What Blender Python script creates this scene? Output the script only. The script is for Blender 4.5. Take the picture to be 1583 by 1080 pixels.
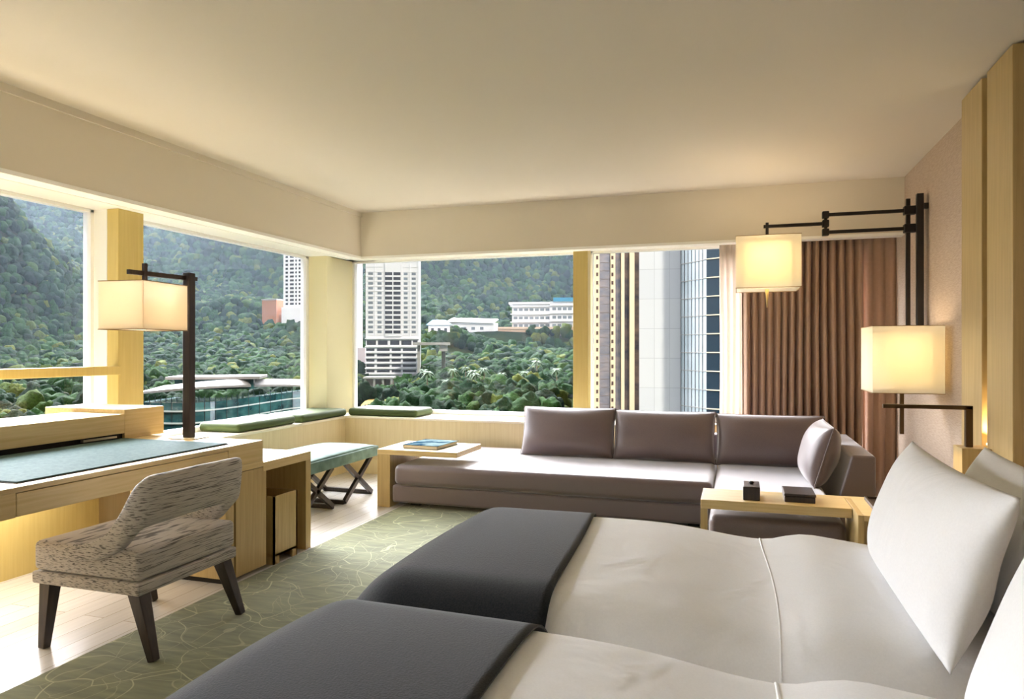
import bpy, bmesh, math, random
import numpy as np
from mathutils import Vector, Matrix, noise

for o in list(bpy.data.objects):
    bpy.data.objects.remove(o)
S = bpy.context.scene
COL = S.collection
random.seed(7)
PI = math.pi

# ------------------------------------------------------------------ camera, sky, sun, exposure
YAW = math.atan(348.5 / 1087.0)
cam_d = bpy.data.cameras.new('camera')
cam_d.sensor_width = 36.0
cam_d.lens = 1087.0 / 1583.0 * 36.0
cam_d.clip_end = 3000
cam_d.clip_start = 0.05
cam = bpy.data.objects.new('camera', cam_d)
COL.objects.link(cam)
cam.location = (0, 0, 1.28)
cam.rotation_euler = (PI / 2, 0, YAW)
S.camera = cam

SKY, SKY_LOBE, SUNE = 0.05, 37.0, 1.8
W = bpy.data.worlds.new('world'); S.world = W; W.use_nodes = True
wn = W.node_tree.nodes; wl = W.node_tree.links
bg = wn['Background']
sky = wn.new('ShaderNodeTexSky'); sky.sky_type = 'NISHITA'; sky.sun_disc = False
sky.sun_elevation = math.radians(48); sky.sun_rotation = math.radians(140)
sky.air_density = 1.0; sky.dust_density = 3.0; sky.ozone_density = 1.0
# bright lobe added to the unseen sky to light the room through the windows
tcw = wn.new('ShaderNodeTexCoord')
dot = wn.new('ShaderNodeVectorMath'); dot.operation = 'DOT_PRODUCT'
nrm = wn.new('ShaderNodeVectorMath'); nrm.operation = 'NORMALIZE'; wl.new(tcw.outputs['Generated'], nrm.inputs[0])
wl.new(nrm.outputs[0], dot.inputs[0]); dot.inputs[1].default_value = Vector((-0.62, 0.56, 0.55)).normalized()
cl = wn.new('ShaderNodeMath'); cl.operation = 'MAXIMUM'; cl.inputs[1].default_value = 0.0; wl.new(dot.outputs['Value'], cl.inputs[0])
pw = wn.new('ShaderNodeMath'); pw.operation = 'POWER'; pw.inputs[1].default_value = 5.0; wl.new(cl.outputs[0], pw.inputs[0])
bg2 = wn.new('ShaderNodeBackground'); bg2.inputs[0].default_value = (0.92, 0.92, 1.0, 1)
ms = wn.new('ShaderNodeMath'); ms.operation = 'MULTIPLY'; ms.inputs[1].default_value = SKY_LOBE; wl.new(pw.outputs[0], ms.inputs[0]); wl.new(ms.outputs[0], bg2.inputs[1])
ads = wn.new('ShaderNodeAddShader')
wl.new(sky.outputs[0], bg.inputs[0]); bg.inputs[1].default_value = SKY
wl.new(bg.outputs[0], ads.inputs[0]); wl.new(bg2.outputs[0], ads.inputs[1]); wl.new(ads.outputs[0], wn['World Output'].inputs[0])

sun_d = bpy.data.lights.new('sun', 'SUN'); sun_d.energy = SUNE; sun_d.angle = math.radians(3)
sun_d.color = (1.0, 0.93, 0.80)
sun = bpy.data.objects.new('sun', sun_d); COL.objects.link(sun)
sun.rotation_euler = Vector((0.72, -0.52, 0.72)).to_track_quat('Z', 'Y').to_euler()

S.view_settings.view_transform = 'Standard'; S.view_settings.look = 'None'
S.view_settings.exposure = 0.93; S.view_settings.gamma = 1.0
S.view_settings.use_curve_mapping = False

# ------------------------------------------------------------------ materials
def srgb(r, g, b):
    f = lambda c: (c / 255.0 / 12.92) if c / 255.0 <= 0.04045 else ((c / 255.0 + 0.055) / 1.055) ** 2.4
    return (f(r), f(g), f(b), 1.0)

def mat(name, col, rough=0.6, spec=0.4, metal=0.0, sheen=0.0):
    m = bpy.data.materials.new(name); m.use_nodes = True
    b = m.node_tree.nodes['Principled BSDF']
    b.inputs['Base Color'].default_value = col
    b.inputs['Roughness'].default_value = rough
    b.inputs['Specular IOR Level'].default_value = spec
    b.inputs['Metallic'].default_value = metal
    if sheen: b.inputs['Sheen Weight'].default_value = sheen
    return m

def nn(m, t): return m.node_tree.nodes.new(t)
def ln(m, a, b): m.node_tree.links.new(a, b)
def bsdf(m): return m.node_tree.nodes['Principled BSDF']

def coords(m, scale=(1, 1, 1), kind='Object'):
    tc = nn(m, 'ShaderNodeTexCoord'); mp = nn(m, 'ShaderNodeMapping')
    mp.inputs['Scale'].default_value = scale
    ln(m, tc.outputs[kind], mp.inputs['Vector'])
    return mp.outputs['Vector']

def noise_col(m, c1, c2, scale=(5, 5, 5), nscale=1.0, detail=4, lo=0.3, hi=0.7, bump=0.0, dist=0.0):
    v = coords(m, scale)
    n = nn(m, 'ShaderNodeTexNoise'); n.inputs['Scale'].default_value = nscale
    n.inputs['Detail'].default_value = detail; n.inputs['Distortion'].default_value = dist
    ln(m, v, n.inputs['Vector'])
    r = nn(m, 'ShaderNodeValToRGB')
    r.color_ramp.elements[0].position = lo; r.color_ramp.elements[1].position = hi
    r.color_ramp.elements[0].color = c1; r.color_ramp.elements[1].color = c2
    ln(m, n.outputs['Fac'], r.inputs['Fac']); ln(m, r.outputs['Color'], bsdf(m).inputs['Base Color'])
    if bump:
        b = nn(m, 'ShaderNodeBump'); b.inputs['Strength'].default_value = bump; b.inputs['Distance'].default_value = 0.002
        ln(m, n.outputs['Fac'], b.inputs['Height']); ln(m, b.outputs['Normal'], bsdf(m).inputs['Normal'])
    return r

def oak(name, c1, c2, axis, rough=0.38):
    m = mat(name, c1, rough, 0.45)
    sc = {'x': (1.2, 30, 30), 'y': (30, 1.2, 30), 'z': (30, 30, 1.2)}[axis]
    noise_col(m, c1, c2, sc, 2.2, 6, 0.3, 0.72, 0.12, 0.4)
    return m

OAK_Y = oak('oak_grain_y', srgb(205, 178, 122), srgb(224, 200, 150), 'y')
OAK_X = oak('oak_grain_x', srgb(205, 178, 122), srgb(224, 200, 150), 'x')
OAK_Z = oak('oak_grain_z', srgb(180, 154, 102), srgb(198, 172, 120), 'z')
LEDGE = oak('lit_ledge_oak', srgb(236, 226, 200), srgb(242, 234, 212), 'y', 0.4)  # paler than the panelling; window light on the ledge is in the colour
OAK_PALE = oak('pale_oak', srgb(222, 205, 160), srgb(232, 217, 176), 'z', 0.45)
GOLDP = oak('gold_laquer_oak', srgb(204, 180, 108), srgb(212, 190, 120), 'z', 0.35)
WHITE = mat('white_paint', srgb(248, 247, 242), 0.5)
CEIL = mat('ceiling_paint', srgb(218, 210, 198), 0.8, 0.2)
SOFFIT = mat('soffit_paint', srgb(222, 214, 198), 0.7, 0.2)
CREAM = mat('cream_frame', srgb(240, 230, 188), 0.4)
BLACKWOOD = mat('black_wood', srgb(40, 30, 26), 0.35, 0.5)
noise_col(BLACKWOOD, srgb(30, 22, 20), srgb(58, 44, 38), (20, 20, 2), 3, 4, 0.3, 0.8, 0.1)
BLACK = mat('black_metal', srgb(24, 19, 17), 0.4, 0.5)
BRONZE = mat('dark_bronze', srgb(86, 68, 46), 0.35, 0.5, 0.8)
DARKGAP = mat('dark_shadow_gap', srgb(30, 24, 18), 0.8)
CHROME = mat('brushed_steel', srgb(190, 180, 160), 0.3, 0.5, 1.0)

WALLPAPER = mat('linen_wallpaper', srgb(190, 170, 150), 0.8, 0.2)
noise_col(WALLPAPER, srgb(178, 158, 140), srgb(198, 180, 160), (6, 6, 60), 3, 5, 0.3, 0.7, 0.25)

# pale oak floorboards laid along the left wall
FLOOR = mat('pale_floorboards', srgb(205, 196, 178), 0.22, 0.6)
v = coords(FLOOR, (1, 1, 1)); 
sw = nn(FLOOR, 'ShaderNodeMapping'); sw.inputs['Rotation'].default_value = (0, 0, PI / 2); ln(FLOOR, v, sw.inputs['Vector'])
br = nn(FLOOR, 'ShaderNodeTexBrick'); br.inputs['Scale'].default_value = 1.0
br.inputs['Brick Width'].default_value = 1.3; br.inputs['Row Height'].default_value = 0.12
br.inputs['Mortar Size'].default_value = 0.0015
br.inputs['Color1'].default_value = srgb(208, 203, 194); br.inputs['Color2'].default_value = srgb(222, 218, 211)
br.inputs['Mortar'].default_value = srgb(150, 135, 110)
ln(FLOOR, sw.outputs['Vector'], br.inputs['Vector'])
nz = nn(FLOOR, 'ShaderNodeTexNoise'); nz.inputs['Scale'].default_value = 2.0; nz.inputs['Detail'].default_value = 6
v2 = coords(FLOOR, (20, 1, 1)); ln(FLOOR, v2, nz.inputs['Vector'])
mx = nn(FLOOR, 'ShaderNodeMixRGB'); mx.blend_type = 'MULTIPLY'; mx.inputs['Fac'].default_value = 0.2
ln(FLOOR, br.outputs['Color'], mx.inputs['Color1']); ln(FLOOR, nz.outputs['Fac'], mx.inputs['Color2'])
ln(FLOOR, mx.outputs['Color'], bsdf(FLOOR).inputs['Base Color'])

# olive carpet with pale curved vein lines
CARPET = mat('olive_carpet', srgb(110, 112, 72), 0.95, 0.1, sheen=0.3)
tc = nn(CARPET, 'ShaderNodeTexCoord')
dn = nn(CARPET, 'ShaderNodeTexNoise'); dn.inputs['Scale'].default_value = 2.2; dn.inputs['Detail'].default_value = 1
ln(CARPET, tc.outputs['Object'], dn.inputs['Vector'])
def veins(scale, off, wdt):
    md = nn(CARPET, 'ShaderNodeMixRGB'); md.blend_type = 'ADD'; md.inputs['Fac'].default_value = 0.55
    ln(CARPET, tc.outputs['Object'], md.inputs['Color1']); ln(CARPET, dn.outputs['Color'], md.inputs['Color2'])
    mp = nn(CARPET, 'ShaderNodeMapping'); mp.inputs['Location'].default_value = off; ln(CARPET, md.outputs['Color'], mp.inputs['Vector'])
    vo = nn(CARPET, 'ShaderNodeTexVoronoi'); vo.feature = 'DISTANCE_TO_EDGE'; vo.inputs['Scale'].default_value = scale
    ln(CARPET, mp.outputs['Vector'], vo.inputs['Vector'])
    r = nn(CARPET, 'ShaderNodeMapRange'); r.inputs['From Min'].default_value = wdt * 0.5; r.inputs['From Max'].default_value = wdt
    r.inputs['To Min'].default_value = 1.0; r.inputs['To Max'].default_value = 0.0
    ln(CARPET, vo.outputs['Distance'], r.inputs['Value'])
    return r.outputs['Result']
a1 = veins(4.2, (0, 0, 0), 0.013); a2 = veins(6.5, (3.1, 1.7, 0), 0.012)
mxx = nn(CARPET, 'ShaderNodeMath'); mxx.operation = 'MAXIMUM'; ln(CARPET, a1, mxx.inputs[0])
hf = nn(CARPET, 'ShaderNodeMath'); hf.operation = 'MULTIPLY'; hf.inputs[1].default_value = 0.55; ln(CARPET, a2, hf.inputs[0])
ln(CARPET, hf.outputs[0], mxx.inputs[1])
fn = nn(CARPET, 'ShaderNodeTexNoise'); fn.inputs['Scale'].default_value = 8; fn.inputs['Detail'].default_value = 6
ln(CARPET, coords(CARPET, (0.6, 3, 1)), fn.inputs['Vector'])
rp = nn(CARPET, 'ShaderNodeValToRGB'); rp.color_ramp.elements[0].color = srgb(84, 86, 50); rp.color_ramp.elements[1].color = srgb(114, 118, 76)
rp.color_ramp.elements[0].position = 0.3; rp.color_ramp.elements[1].position = 0.7
ln(CARPET, fn.outputs['Fac'], rp.inputs['Fac'])
mc = nn(CARPET, 'ShaderNodeMixRGB'); ln(CARPET, mxx.outputs[0], mc.inputs['Fac'])
ln(CARPET, rp.outputs['Color'], mc.inputs['Color1']); mc.inputs['Color2'].default_value = srgb(152, 152, 110)
ln(CARPET, mc.outputs['Color'], bsdf(CARPET).inputs['Base Color'])

def cloth(name, c1, c2, scale=300, rough=0.85, sheen=0.2, bump=0.15, spec=0.2):
    m = mat(name, c1, rough, spec, sheen=sheen)
    noise_col(m, c1, c2, (1, 1, 1), scale, 2, 0.3, 0.7, bump)
    return m
SOFA = cloth('mauve_grey_satin_weave', srgb(98, 83, 83), srgb(110, 94, 94), 250, 0.38, 0.7, 0.05, 0.6)
LINEN = cloth('white_bed_linen', srgb(244, 244, 244), srgb(248, 248, 248), 200, 0.8, 0.1, 0.03)
nb = nn(LINEN, 'ShaderNodeTexNoise'); nb.inputs['Scale'].default_value = 5.0; nb.inputs['Detail'].default_value = 2; nb.inputs['Distortion'].default_value = 1.2
ln(LINEN, coords(LINEN), nb.inputs['Vector'])
bb = nn(LINEN, 'ShaderNodeBump'); bb.inputs['Strength'].default_value = 0.35; bb.inputs['Distance'].default_value = 0.03
ln(LINEN, nb.outputs['Fac'], bb.inputs['Height']); ln(LINEN, bb.outputs['Normal'], bsdf(LINEN).inputs['Normal'])
THROW = cloth('charcoal_wool', srgb(32, 35, 38), srgb(45, 48, 51), 220, 0.95, 0.25, 0.5, 0.1)
GREEN = cloth('green_satin', srgb(66, 80, 38), srgb(76, 90, 46), 200, 0.6, 0.1, 0.03, 0.25)
TEAL = cloth('teal_velvet', srgb(70, 98, 90), srgb(104, 134, 126), 9, 0.85, 0.25, 0.05, 0.1)
CURTAIN = cloth('brown_curtain_cloth', srgb(182, 152, 132), srgb(186, 156, 136), 40, 0.8, 0.2, 0.0)
PADM = cloth('teal_leather', srgb(78, 98, 96), srgb(94, 114, 112), 60, 0.7, 0.0, 0.05, 0.03)

TWEED = mat('striped_tweed', srgb(130, 118, 104), 0.9, 0.15, sheen=0.2)
rr = noise_col(TWEED, srgb(98, 94, 92), srgb(190, 184, 178), (34, 6, 260), 1.3, 3, 0.37, 0.48, 0.6, 0.1)

# sheer curtain: thin translucent cloth
SHEER = bpy.data.materials.new('sheer_cloth'); SHEER.use_nodes = True
nt = SHEER.node_tree; nt.nodes.remove(nt.nodes['Principled BSDF'])
tr = nt.nodes.new('ShaderNodeBsdfTransparent'); df = nt.nodes.new('ShaderNodeBsdfTranslucent'); d2 = nt.nodes.new('ShaderNodeBsdfDiffuse')
df.inputs[0].default_value = srgb(235, 220, 205); d2.inputs[0].default_value = srgb(235, 220, 205)
m1 = nt.nodes.new('ShaderNodeMixShader'); m2 = nt.nodes.new('ShaderNodeMixShader')
m1.inputs[0].default_value = 0.5; m2.inputs[0].default_value = 0.75
nt.links.new(df.outputs[0], m1.inputs[1]); nt.links.new(d2.outputs[0], m1.inputs[2])
nt.links.new(tr.outputs[0], m2.inputs[1]); nt.links.new(m1.outputs[0], m2.inputs[2])
nt.links.new(m2.outputs[0], nt.nodes['Material Output'].inputs[0])

# window glass: a thin clear sheet with a mirror reflection
def glass_mat(name, tint, gloss=1.45):
    m = bpy.data.materials.new(name); m.use_nodes = True
    nt = m.node_tree; nt.nodes.remove(nt.nodes['Principled BSDF'])
    t = nt.nodes.new('ShaderNodeBsdfTransparent'); t.inputs[0].default_value = tint
    g = nt.nodes.new('ShaderNodeBsdfGlossy'); g.inputs['Roughness'].default_value = 0.0
    fr = nt.nodes.new('ShaderNodeFresnel'); fr.inputs[0].default_value = gloss
    mx = nt.nodes.new('ShaderNodeMixShader')
    nt.links.new(fr.outputs[0], mx.inputs[0]); nt.links.new(t.outputs[0], mx.inputs[1]); nt.links.new(g.outputs[0], mx.inputs[2])
    nt.links.new(mx.outputs[0], nt.nodes['Material Output'].inputs[0])
    return m
GLASS = glass_mat('window_glass', (0.96, 0.98, 0.97, 1), 1.28)

# lamp shade: lit cloth that lets the bulb's light through
def shade_mat(name, col, emit, strength, clear=0.0):
    m = bpy.data.materials.new(name); m.use_nodes = True
    nt = m.node_tree; nt.nodes.remove(nt.nodes['Principled BSDF'])
    a = nt.nodes.new('ShaderNodeBsdfTranslucent'); a.inputs[0].default_value = col
    d = nt.nodes.new('ShaderNodeBsdfDiffuse'); d.inputs[0].default_value = col
    e = nt.nodes.new('ShaderNodeEmission'); e.inputs[0].default_value = emit; e.inputs[1].default_value = strength
    x = nt.nodes.new('ShaderNodeMixShader'); x.inputs[0].default_value = 0.45
    ad = nt.nodes.new('ShaderNodeAddShader')
    nt.links.new(a.outputs[0], x.inputs[1]); nt.links.new(d.outputs[0], x.inputs[2])
    nt.links.new(x.outputs[0], ad.inputs[0]); nt.links.new(e.outputs[0], ad.inputs[1])
    tp = nt.nodes.new('ShaderNodeBsdfTransparent'); y = nt.nodes.new('ShaderNodeMixShader'); y.inputs[0].default_value = clear
    nt.links.new(ad.outputs[0], y.inputs[1]); nt.links.new(tp.outputs[0], y.inputs[2])
    nt.links.new(y.outputs[0], nt.nodes['Material Output'].inputs[0])
    return m
SHADE = shade_mat('lit_shade_cloth', srgb(250, 246, 234), srgb(255, 236, 190), 0.05, 0.42)
INNER = shade_mat('lit_inner_shade_cloth', srgb(252, 246, 228), srgb(255, 226, 160), 0.12)
SHADE_D = shade_mat('lit_desk_shade_cloth', srgb(246, 238, 224), srgb(255, 215, 160), 0.06)
BULB = bpy.data.materials.new('bulb'); BULB.use_nodes = True
bsdf(BULB).inputs['Emission Color'].default_value = (1, 0.8, 0.5, 1); bsdf(BULB).inputs['Emission Strength'].default_value = 3

# ------------------------------------------------------------------ mesh helpers
def bm_box(bm, x0, x1, y0, y1, z0, z1, bev=0.0, seg=2, M=None):
    r = bmesh.ops.create_cube(bm, size=1.0)
    vs = r['verts']
    for v in vs:
        v.co = Vector(((x0 + x1) / 2 + v.co.x * (x1 - x0), (y0 + y1) / 2 + v.co.y * (y1 - y0), (z0 + z1) / 2 + v.co.z * (z1 - z0)))
    if bev:
        es = list({e for v in vs for e in v.link_edges})
        rr = bmesh.ops.bevel(bm, geom=es, offset=bev, segments=seg, profile=0.5, affect='EDGES')
        vs = list({v for f in rr['faces'] for v in f.verts} | {v for v in vs if v.is_valid})
    if M is not None:
        for v in vs: v.co = M @ v.co
    return vs

def box_bm(*a, **k):
    bm = bmesh.new(); bm_box(bm, *a, **k); return bm

def bm_bar(bm, p0, p1, w, h, up=Vector((0, 0, 1)), w1=None, h1=None):
    """rectangular bar from p0 to p1, w across, h along up; may taper"""
    p0 = Vector(p0); p1 = Vector(p1); d = (p1 - p0).normalized()
    s = d.cross(up)
    if s.length < 1e-4: s = d.cross(Vector((0, 1, 0)))
    s.normalize(); u = s.cross(d).normalized()
    w1 = w if w1 is None else w1; h1 = h if h1 is None else h1
    vs = []
    for p, ww, hh in ((p0, w, h), (p1, w1, h1)):
        for a, b in ((-1, -1), (1, -1), (1, 1), (-1, 1)):
            vs.append(bm.verts.new(p + s * a * ww / 2 + u * b * hh / 2))
    for f in ((3, 2, 1, 0), (4, 5, 6, 7), (0, 1, 5, 4), (1, 2, 6, 5), (2, 3, 7, 6), (3, 0, 4, 7)):
        bm.faces.new([vs[i] for i in f])

def bm_tube(bm, pts, r, n=10):
    pts = [Vector(p) for p in pts]; rings = []
    for i, p in enumerate(pts):
        d = (pts[min(i + 1, len(pts) - 1)] - pts[max(i - 1, 0)]).normalized()
        s = d.cross(Vector((0, 0, 1)))
        if s.length < 1e-3: s = d.cross(Vector((0, 1, 0)))
        s.normalize(); u = s.cross(d)
        rad = r[i] if isinstance(r, (list, tuple)) else r
        rings.append([bm.verts.new(p + s * math.cos(a) * rad + u * math.sin(a) * rad) for a in [2 * PI * k / n for k in range(n)]])
    for a, b in zip(rings, rings[1:]):
        for k in range(n): bm.faces.new((a[k], a[(k + 1) % n], b[(k + 1) % n], b[k]))
    bm.faces.new(rings[0][::-1]); bm.faces.new(rings[-1])

WORLD = {}
def obj(name, bm, m, parent=None, smooth=False, bevel=0.0, subsurf=0):
    """bm holds world coordinates; a child is stored relative to its thing"""
    bmesh.ops.recalc_face_normals(bm, faces=bm.faces)
    off = WORLD.get(parent.name, Vector((0, 0, 0))) if parent else Vector((0, 0, 0))
    if parent: bmesh.ops.translate(bm, verts=bm.verts, vec=-off)
    me = bpy.data.meshes.new(name); bm.to_mesh(me); bm.free()
    me.materials.append(m)
    if smooth:
        for p in me.polygons: p.use_smooth = True
    o = bpy.data.objects.new(name, me); COL.objects.link(o)
    if parent: o.parent = parent; WORLD[o.name] = off
    if bevel:
        b = o.modifiers.new('bevel', 'BEVEL'); b.width = bevel; b.segments = 2; b.limit_method = 'ANGLE'
    if subsurf:
        s = o.modifiers.new('sub', 'SUBSURF'); s.levels = subsurf; s.render_levels = subsurf
    return o

def tag(o, label=None, cat=None, group=None, kind=None):
    if label: o['label'] = label
    if cat: o['category'] = cat
    if group: o['group'] = group
    if kind: o['kind'] = kind
    return o

def thing(name, label, cat, loc, group=None):
    o = bpy.data.objects.new(name, None); COL.objects.link(o); o.location = loc
    o.empty_display_size = 0.1
    WORLD[o.name] = Vector(loc)
    return tag(o, label, cat, group)

def struct(name, bm, m, label=None, parent=None, **k):
    o = obj(name, bm, m, parent, **k)
    if not parent: tag(o, label, None, None, 'structure')
    return o

def setting(name, label):
    o = bpy.data.objects.new(name, None); COL.objects.link(o)
    WORLD[o.name] = Vector((0, 0, 0)); o['kind'] = 'structure'; o['label'] = label
    return o

def copy_tree(o, parent=None):
    c = o.copy(); COL.objects.link(c); c.parent = parent
    for ch in list(o.children): copy_tree(ch, c)
    return c

# ------------------------------------------------------------------ the room
CZ = 2.68; SZ = 2.22
XL, YB, XR, YN = -3.9, 6.46, 1.29, -2.6        # inner faces of left panelling, back panelling, right wall, near wall
GX, GY = -4.35, 6.97                            # glass planes
struct('floor', box_bm(-4.5, 1.6, YN, 7.1, -0.1, 0.0), FLOOR, 'pale oak floorboards along the windows, mostly hidden by the carpet')
struct('ceiling', box_bm(-4.5, 1.6, YN, 7.1, CZ, CZ + 0.12), CEIL, 'smooth cream painted ceiling')
# low panelled walls with a deep ledge
bm = bmesh.new()
bm_box(bm, GX - 0.12, XL, YN, 7.1, 0.0, 0.565); bm_box(bm, XL - 0.002, XL + 0.012, YN, YB, 0.0, 0.155)
struct('wall_left', bm, OAK_PALE, 'low pale oak panelling under the left windows')
bm = bmesh.new()
bm_box(bm, XL, -0.25, YB, 7.1, 0.0, 0.565); bm_box(bm, -0.25, XR + 0.2, 6.93, 7.1, 0.0, 0.565)
bm_box(bm, XL + 0.012, -0.3, YB - 0.012, YB + 0.002, 0.0, 0.155)
struct('wall_back', bm, OAK_PALE, 'low pale oak panelling under the back windows')
bm = bmesh.new(); bm_box(bm, XR, XR + 0.31, 3.75, 7.1, 0, CZ); bm_box(bm, 1.42, 1.6, YN, 3.75, 0, CZ)
struct('wall_right', bm, WALLPAPER, 'taupe fabric wallpaper on the headboard wall')
struct('wall_near', box_bm(-4.5, 1.6, YN - 0.15, YN, 0, CZ), SOFFIT, 'plain wall behind the camera')
# bulkheads over the windows
bm = bmesh.new(); bm_box(bm, -3.78, -3.68, YN, 6.40, SZ, CZ); bm_box(bm, -4.5, -3.78, YN, 7.1, 2.285, CZ)
bm_box(bm, -3.695, -3.665, YN, 6.40, CZ - 0.045, CZ)
struct('trim_1', bm, SOFFIT, 'deep cream bulkhead above the left windows')
bm = bmesh.new(); bm_box(bm, -3.78, XR, 6.40, 6.50, SZ, CZ); bm_box(bm, -3.78, XR, 6.50, 7.1, 2.285, CZ)
struct('trim_2', bm, SOFFIT, 'deep cream bulkhead above the back windows')
bm = bmesh.new(); bm_box(bm, -3.80, -3.675, YN, 6.405, SZ - 0.012, SZ + 0.012); bm_box(bm, -4.3, -3.80, YN, 7.0, 2.262, 2.285)
bm_box(bm, -3.97, -3.93, YN, 6.6, 2.235, 2.262)
struct('trim_3', bm, WHITE, 'white head trim along the left windows')
bm = bmesh.new(); bm_box(bm, -3.80, XR, 6.395, 6.52, SZ - 0.012, SZ + 0.012); bm_box(bm, -4.3, XR, 6.52, 6.98, 2.262, 2.285)
struct('trim_4', bm, WHITE, 'white head trim along the back windows')
# square piers between the windows
struct('trim_5', box_bm(-4.20, -4.10, 3.82, 4.04, 0.58, 2.262, bev=0.004), GOLDP, 'square golden pier between the two left windows')
struct('trim_6', box_bm(GX - 0.03, -4.10, 6.43, GY, 0.58, 2.262, bev=0.004), CREAM, 'cream square pier in the corner of the windows')
struct('trim_7', box_bm(-1.515, -1.37, 6.66, 6.80, 0.58, 2.262, bev=0.004), GOLDP, 'square golden pier between the back windows')

def window(name, label, horiz, a0, a1, z0=0.585, z1=2.262, sill=True, rail=False):
    w = setting(name, label)
    bm = bmesh.new()
    t = 0.045
    def b(p0, p1, q0, q1):
        if horiz: bm_box(bm, p0, p1, GY - 0.03, GY + 0.04, q0, q1)
        else: bm_box(bm, GX - 0.04, GX + 0.03, p0, p1, q0, q1)
    b(a0, a1, z0, z0 + t); b(a0, a1, z1 - 0.02, z1); b(a0, a0 + t, z0, z1); b(a1 - t, a1, z0, z1)
    if not horiz:
        ya, yb = (a1 - 0.02, a1 + 0.02) if a1 < 4 else (a0 - 0.02, a0 + 0.02)
        bm_box(bm, GX - 0.03, -4.201, ya, yb, z0, z1)
    obj('window_frame', bm, WHITE, w)
    bm = bmesh.new()
    if horiz: vs = [(a0 + t, GY, z0 + t), (a1 - t, GY, z0 + t), (a1 - t, GY, z1 - 0.02), (a0 + t, GY, z1 - 0.02)]
    else: vs = [(GX, a0 + t, z0 + t), (GX, a1 - t, z0 + t), (GX, a1 - t, z1 - 0.02), (GX, a0 + t, z1 - 0.02)]
    bm.faces.new([bm.verts.new(v) for v in vs])
    obj('window_pane', bm, GLASS, w)
    if rail:
        obj('window_rail', box_bm(-4.14, -4.085, a0, 3.83, 1.105, 1.165, bev=0.004), GOLDP, w)
    return w
window('window_1', 'left window behind the desk, crossed by a golden rail', False, -1.6, 3.84, rail=True)
window('window_2', 'left window between the golden pier and the corner', False, 4.02, 6.429)
window('window_3', 'back window between the corner and the golden pier', True, -4.12, -1.43)
window('window_4', 'back window right of the golden pier, part curtained', True, -1.425, XR)
struct('wall_left_near', box_bm(-4.5, GX + 0.05, YN, -1.6, 0.565, 2.3), SOFFIT, 'plain wall beside the left window, behind the camera')
# ledges
struct('window_sill', box_bm(GX - 0.02, XL + 0.006, YN, GY, 0.565, 0.587, bev=0.003), LEDGE, 'pale ledge along the left windows').name = 'trim_8'
struct('trim_9', box_bm(XL + 0.006, -0.25, YB - 0.006, GY, 0.565, 0.587, bev=0.003), LEDGE, 'pale ledge along the back windows')
# panels on the headboard wall
struct('trim_10', box_bm(1.19, XR + 0.01, 4.16, 4.50, 0, CZ - 0.012, bev=0.003), OAK_Z, 'narrow oak panel left of the bronze slot')
struct('trim_11', box_bm(1.19, 1.44, 3.735, 4.08, 0, CZ - 0.012, bev=0.003), OAK_Z, 'oak panel right of the bronze slot')
struct('trim_12', box_bm(1.25, 1.29, 4.08, 4.16, 0, CZ), mat('bronze_slot', srgb(150, 120, 70), 0.4), 'recessed bronze slot between the oak panels')

# carpet
struct('carpet', box_bm(-2.59, XR, YN, 5.35, 0.0, 0.012), CARPET).name = 'carpet'
o = bpy.data.objects['carpet']; del o['kind']
tag(o, 'olive green carpet with pale curved vein lines beside the bed', 'carpet')

# ------------------------------------------------------------------ desk group
DZ = 0.752
desk = thing('desk', 'long oak desk with drawers below the left window', 'desk', (-3.0, 2.4, 0))
bm = bmesh.new(); bm_box(bm, -3.88, -2.632, 0.9, 3.46, DZ - 0.022, DZ, bev=0.002)
obj('desk_top', bm, OAK_Y, desk)
bm = bmesh.new(); bm_box(bm, -3.60, -2.66, 0.9, 3.455, 0.635, DZ - 0.022); bm_box(bm, -2.66, -2.634, 0.9, 1.985, 0.635, DZ - 0.022); bm_box(bm, -2.66, -2.634, 3.17, 3.46, 0.635, DZ - 0.022)
obj('apron', bm, OAK_Y, desk)
obj('drawer', box_bm(-2.66, -2.633, 1.989, 3.166, 0.637, DZ - 0.025, bev=0.0015), OAK_Y, desk)
obj('leg', box_bm(-3.6, -2.66, 0.9, 0.96, 0, 0.635), OAK_Z, desk)
obj('back_panel', box_bm(-3.885, -3.86, 0.9, 3.45, 0, 0.57), GOLDP, desk)
h = obj('raised_cabinet', box_bm(-3.86, -3.45, 0.9, 3.26, 0.785, 0.90, bev=0.002), OAK_Y, desk)
obj('slot_shade', box_bm(-3.8, -3.47, 0.95, 3.30, DZ + 0.0005, 0.785), DARKGAP, desk)  # solid dark block; the shade of the open slot is its colour
obj('cabinet_end', box_bm(-4.08, -3.452, 3.262, 3.56, DZ, 0.925, bev=0.002), OAK_Y, desk)
bm = bmesh.new(); bm_box(bm, -3.466, -3.444, 2.98, 3.2, 0.765, 0.777)
obj('pull_strip', bm, CHROME, desk)

ped = thing('pedestal_cabinet', 'oak pedestal cabinet under the right end of the desk', 'cabinet', (-3.0, 3.35, 0))
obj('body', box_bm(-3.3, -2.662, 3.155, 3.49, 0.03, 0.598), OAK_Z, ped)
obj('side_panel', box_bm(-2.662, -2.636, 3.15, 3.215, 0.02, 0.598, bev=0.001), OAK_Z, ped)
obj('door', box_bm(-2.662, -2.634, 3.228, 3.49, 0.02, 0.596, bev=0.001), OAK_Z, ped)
obj('plinth', box_bm(-3.28, -2.68, 3.17, 3.48, 0, 0.03), DARKGAP, ped)

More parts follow.
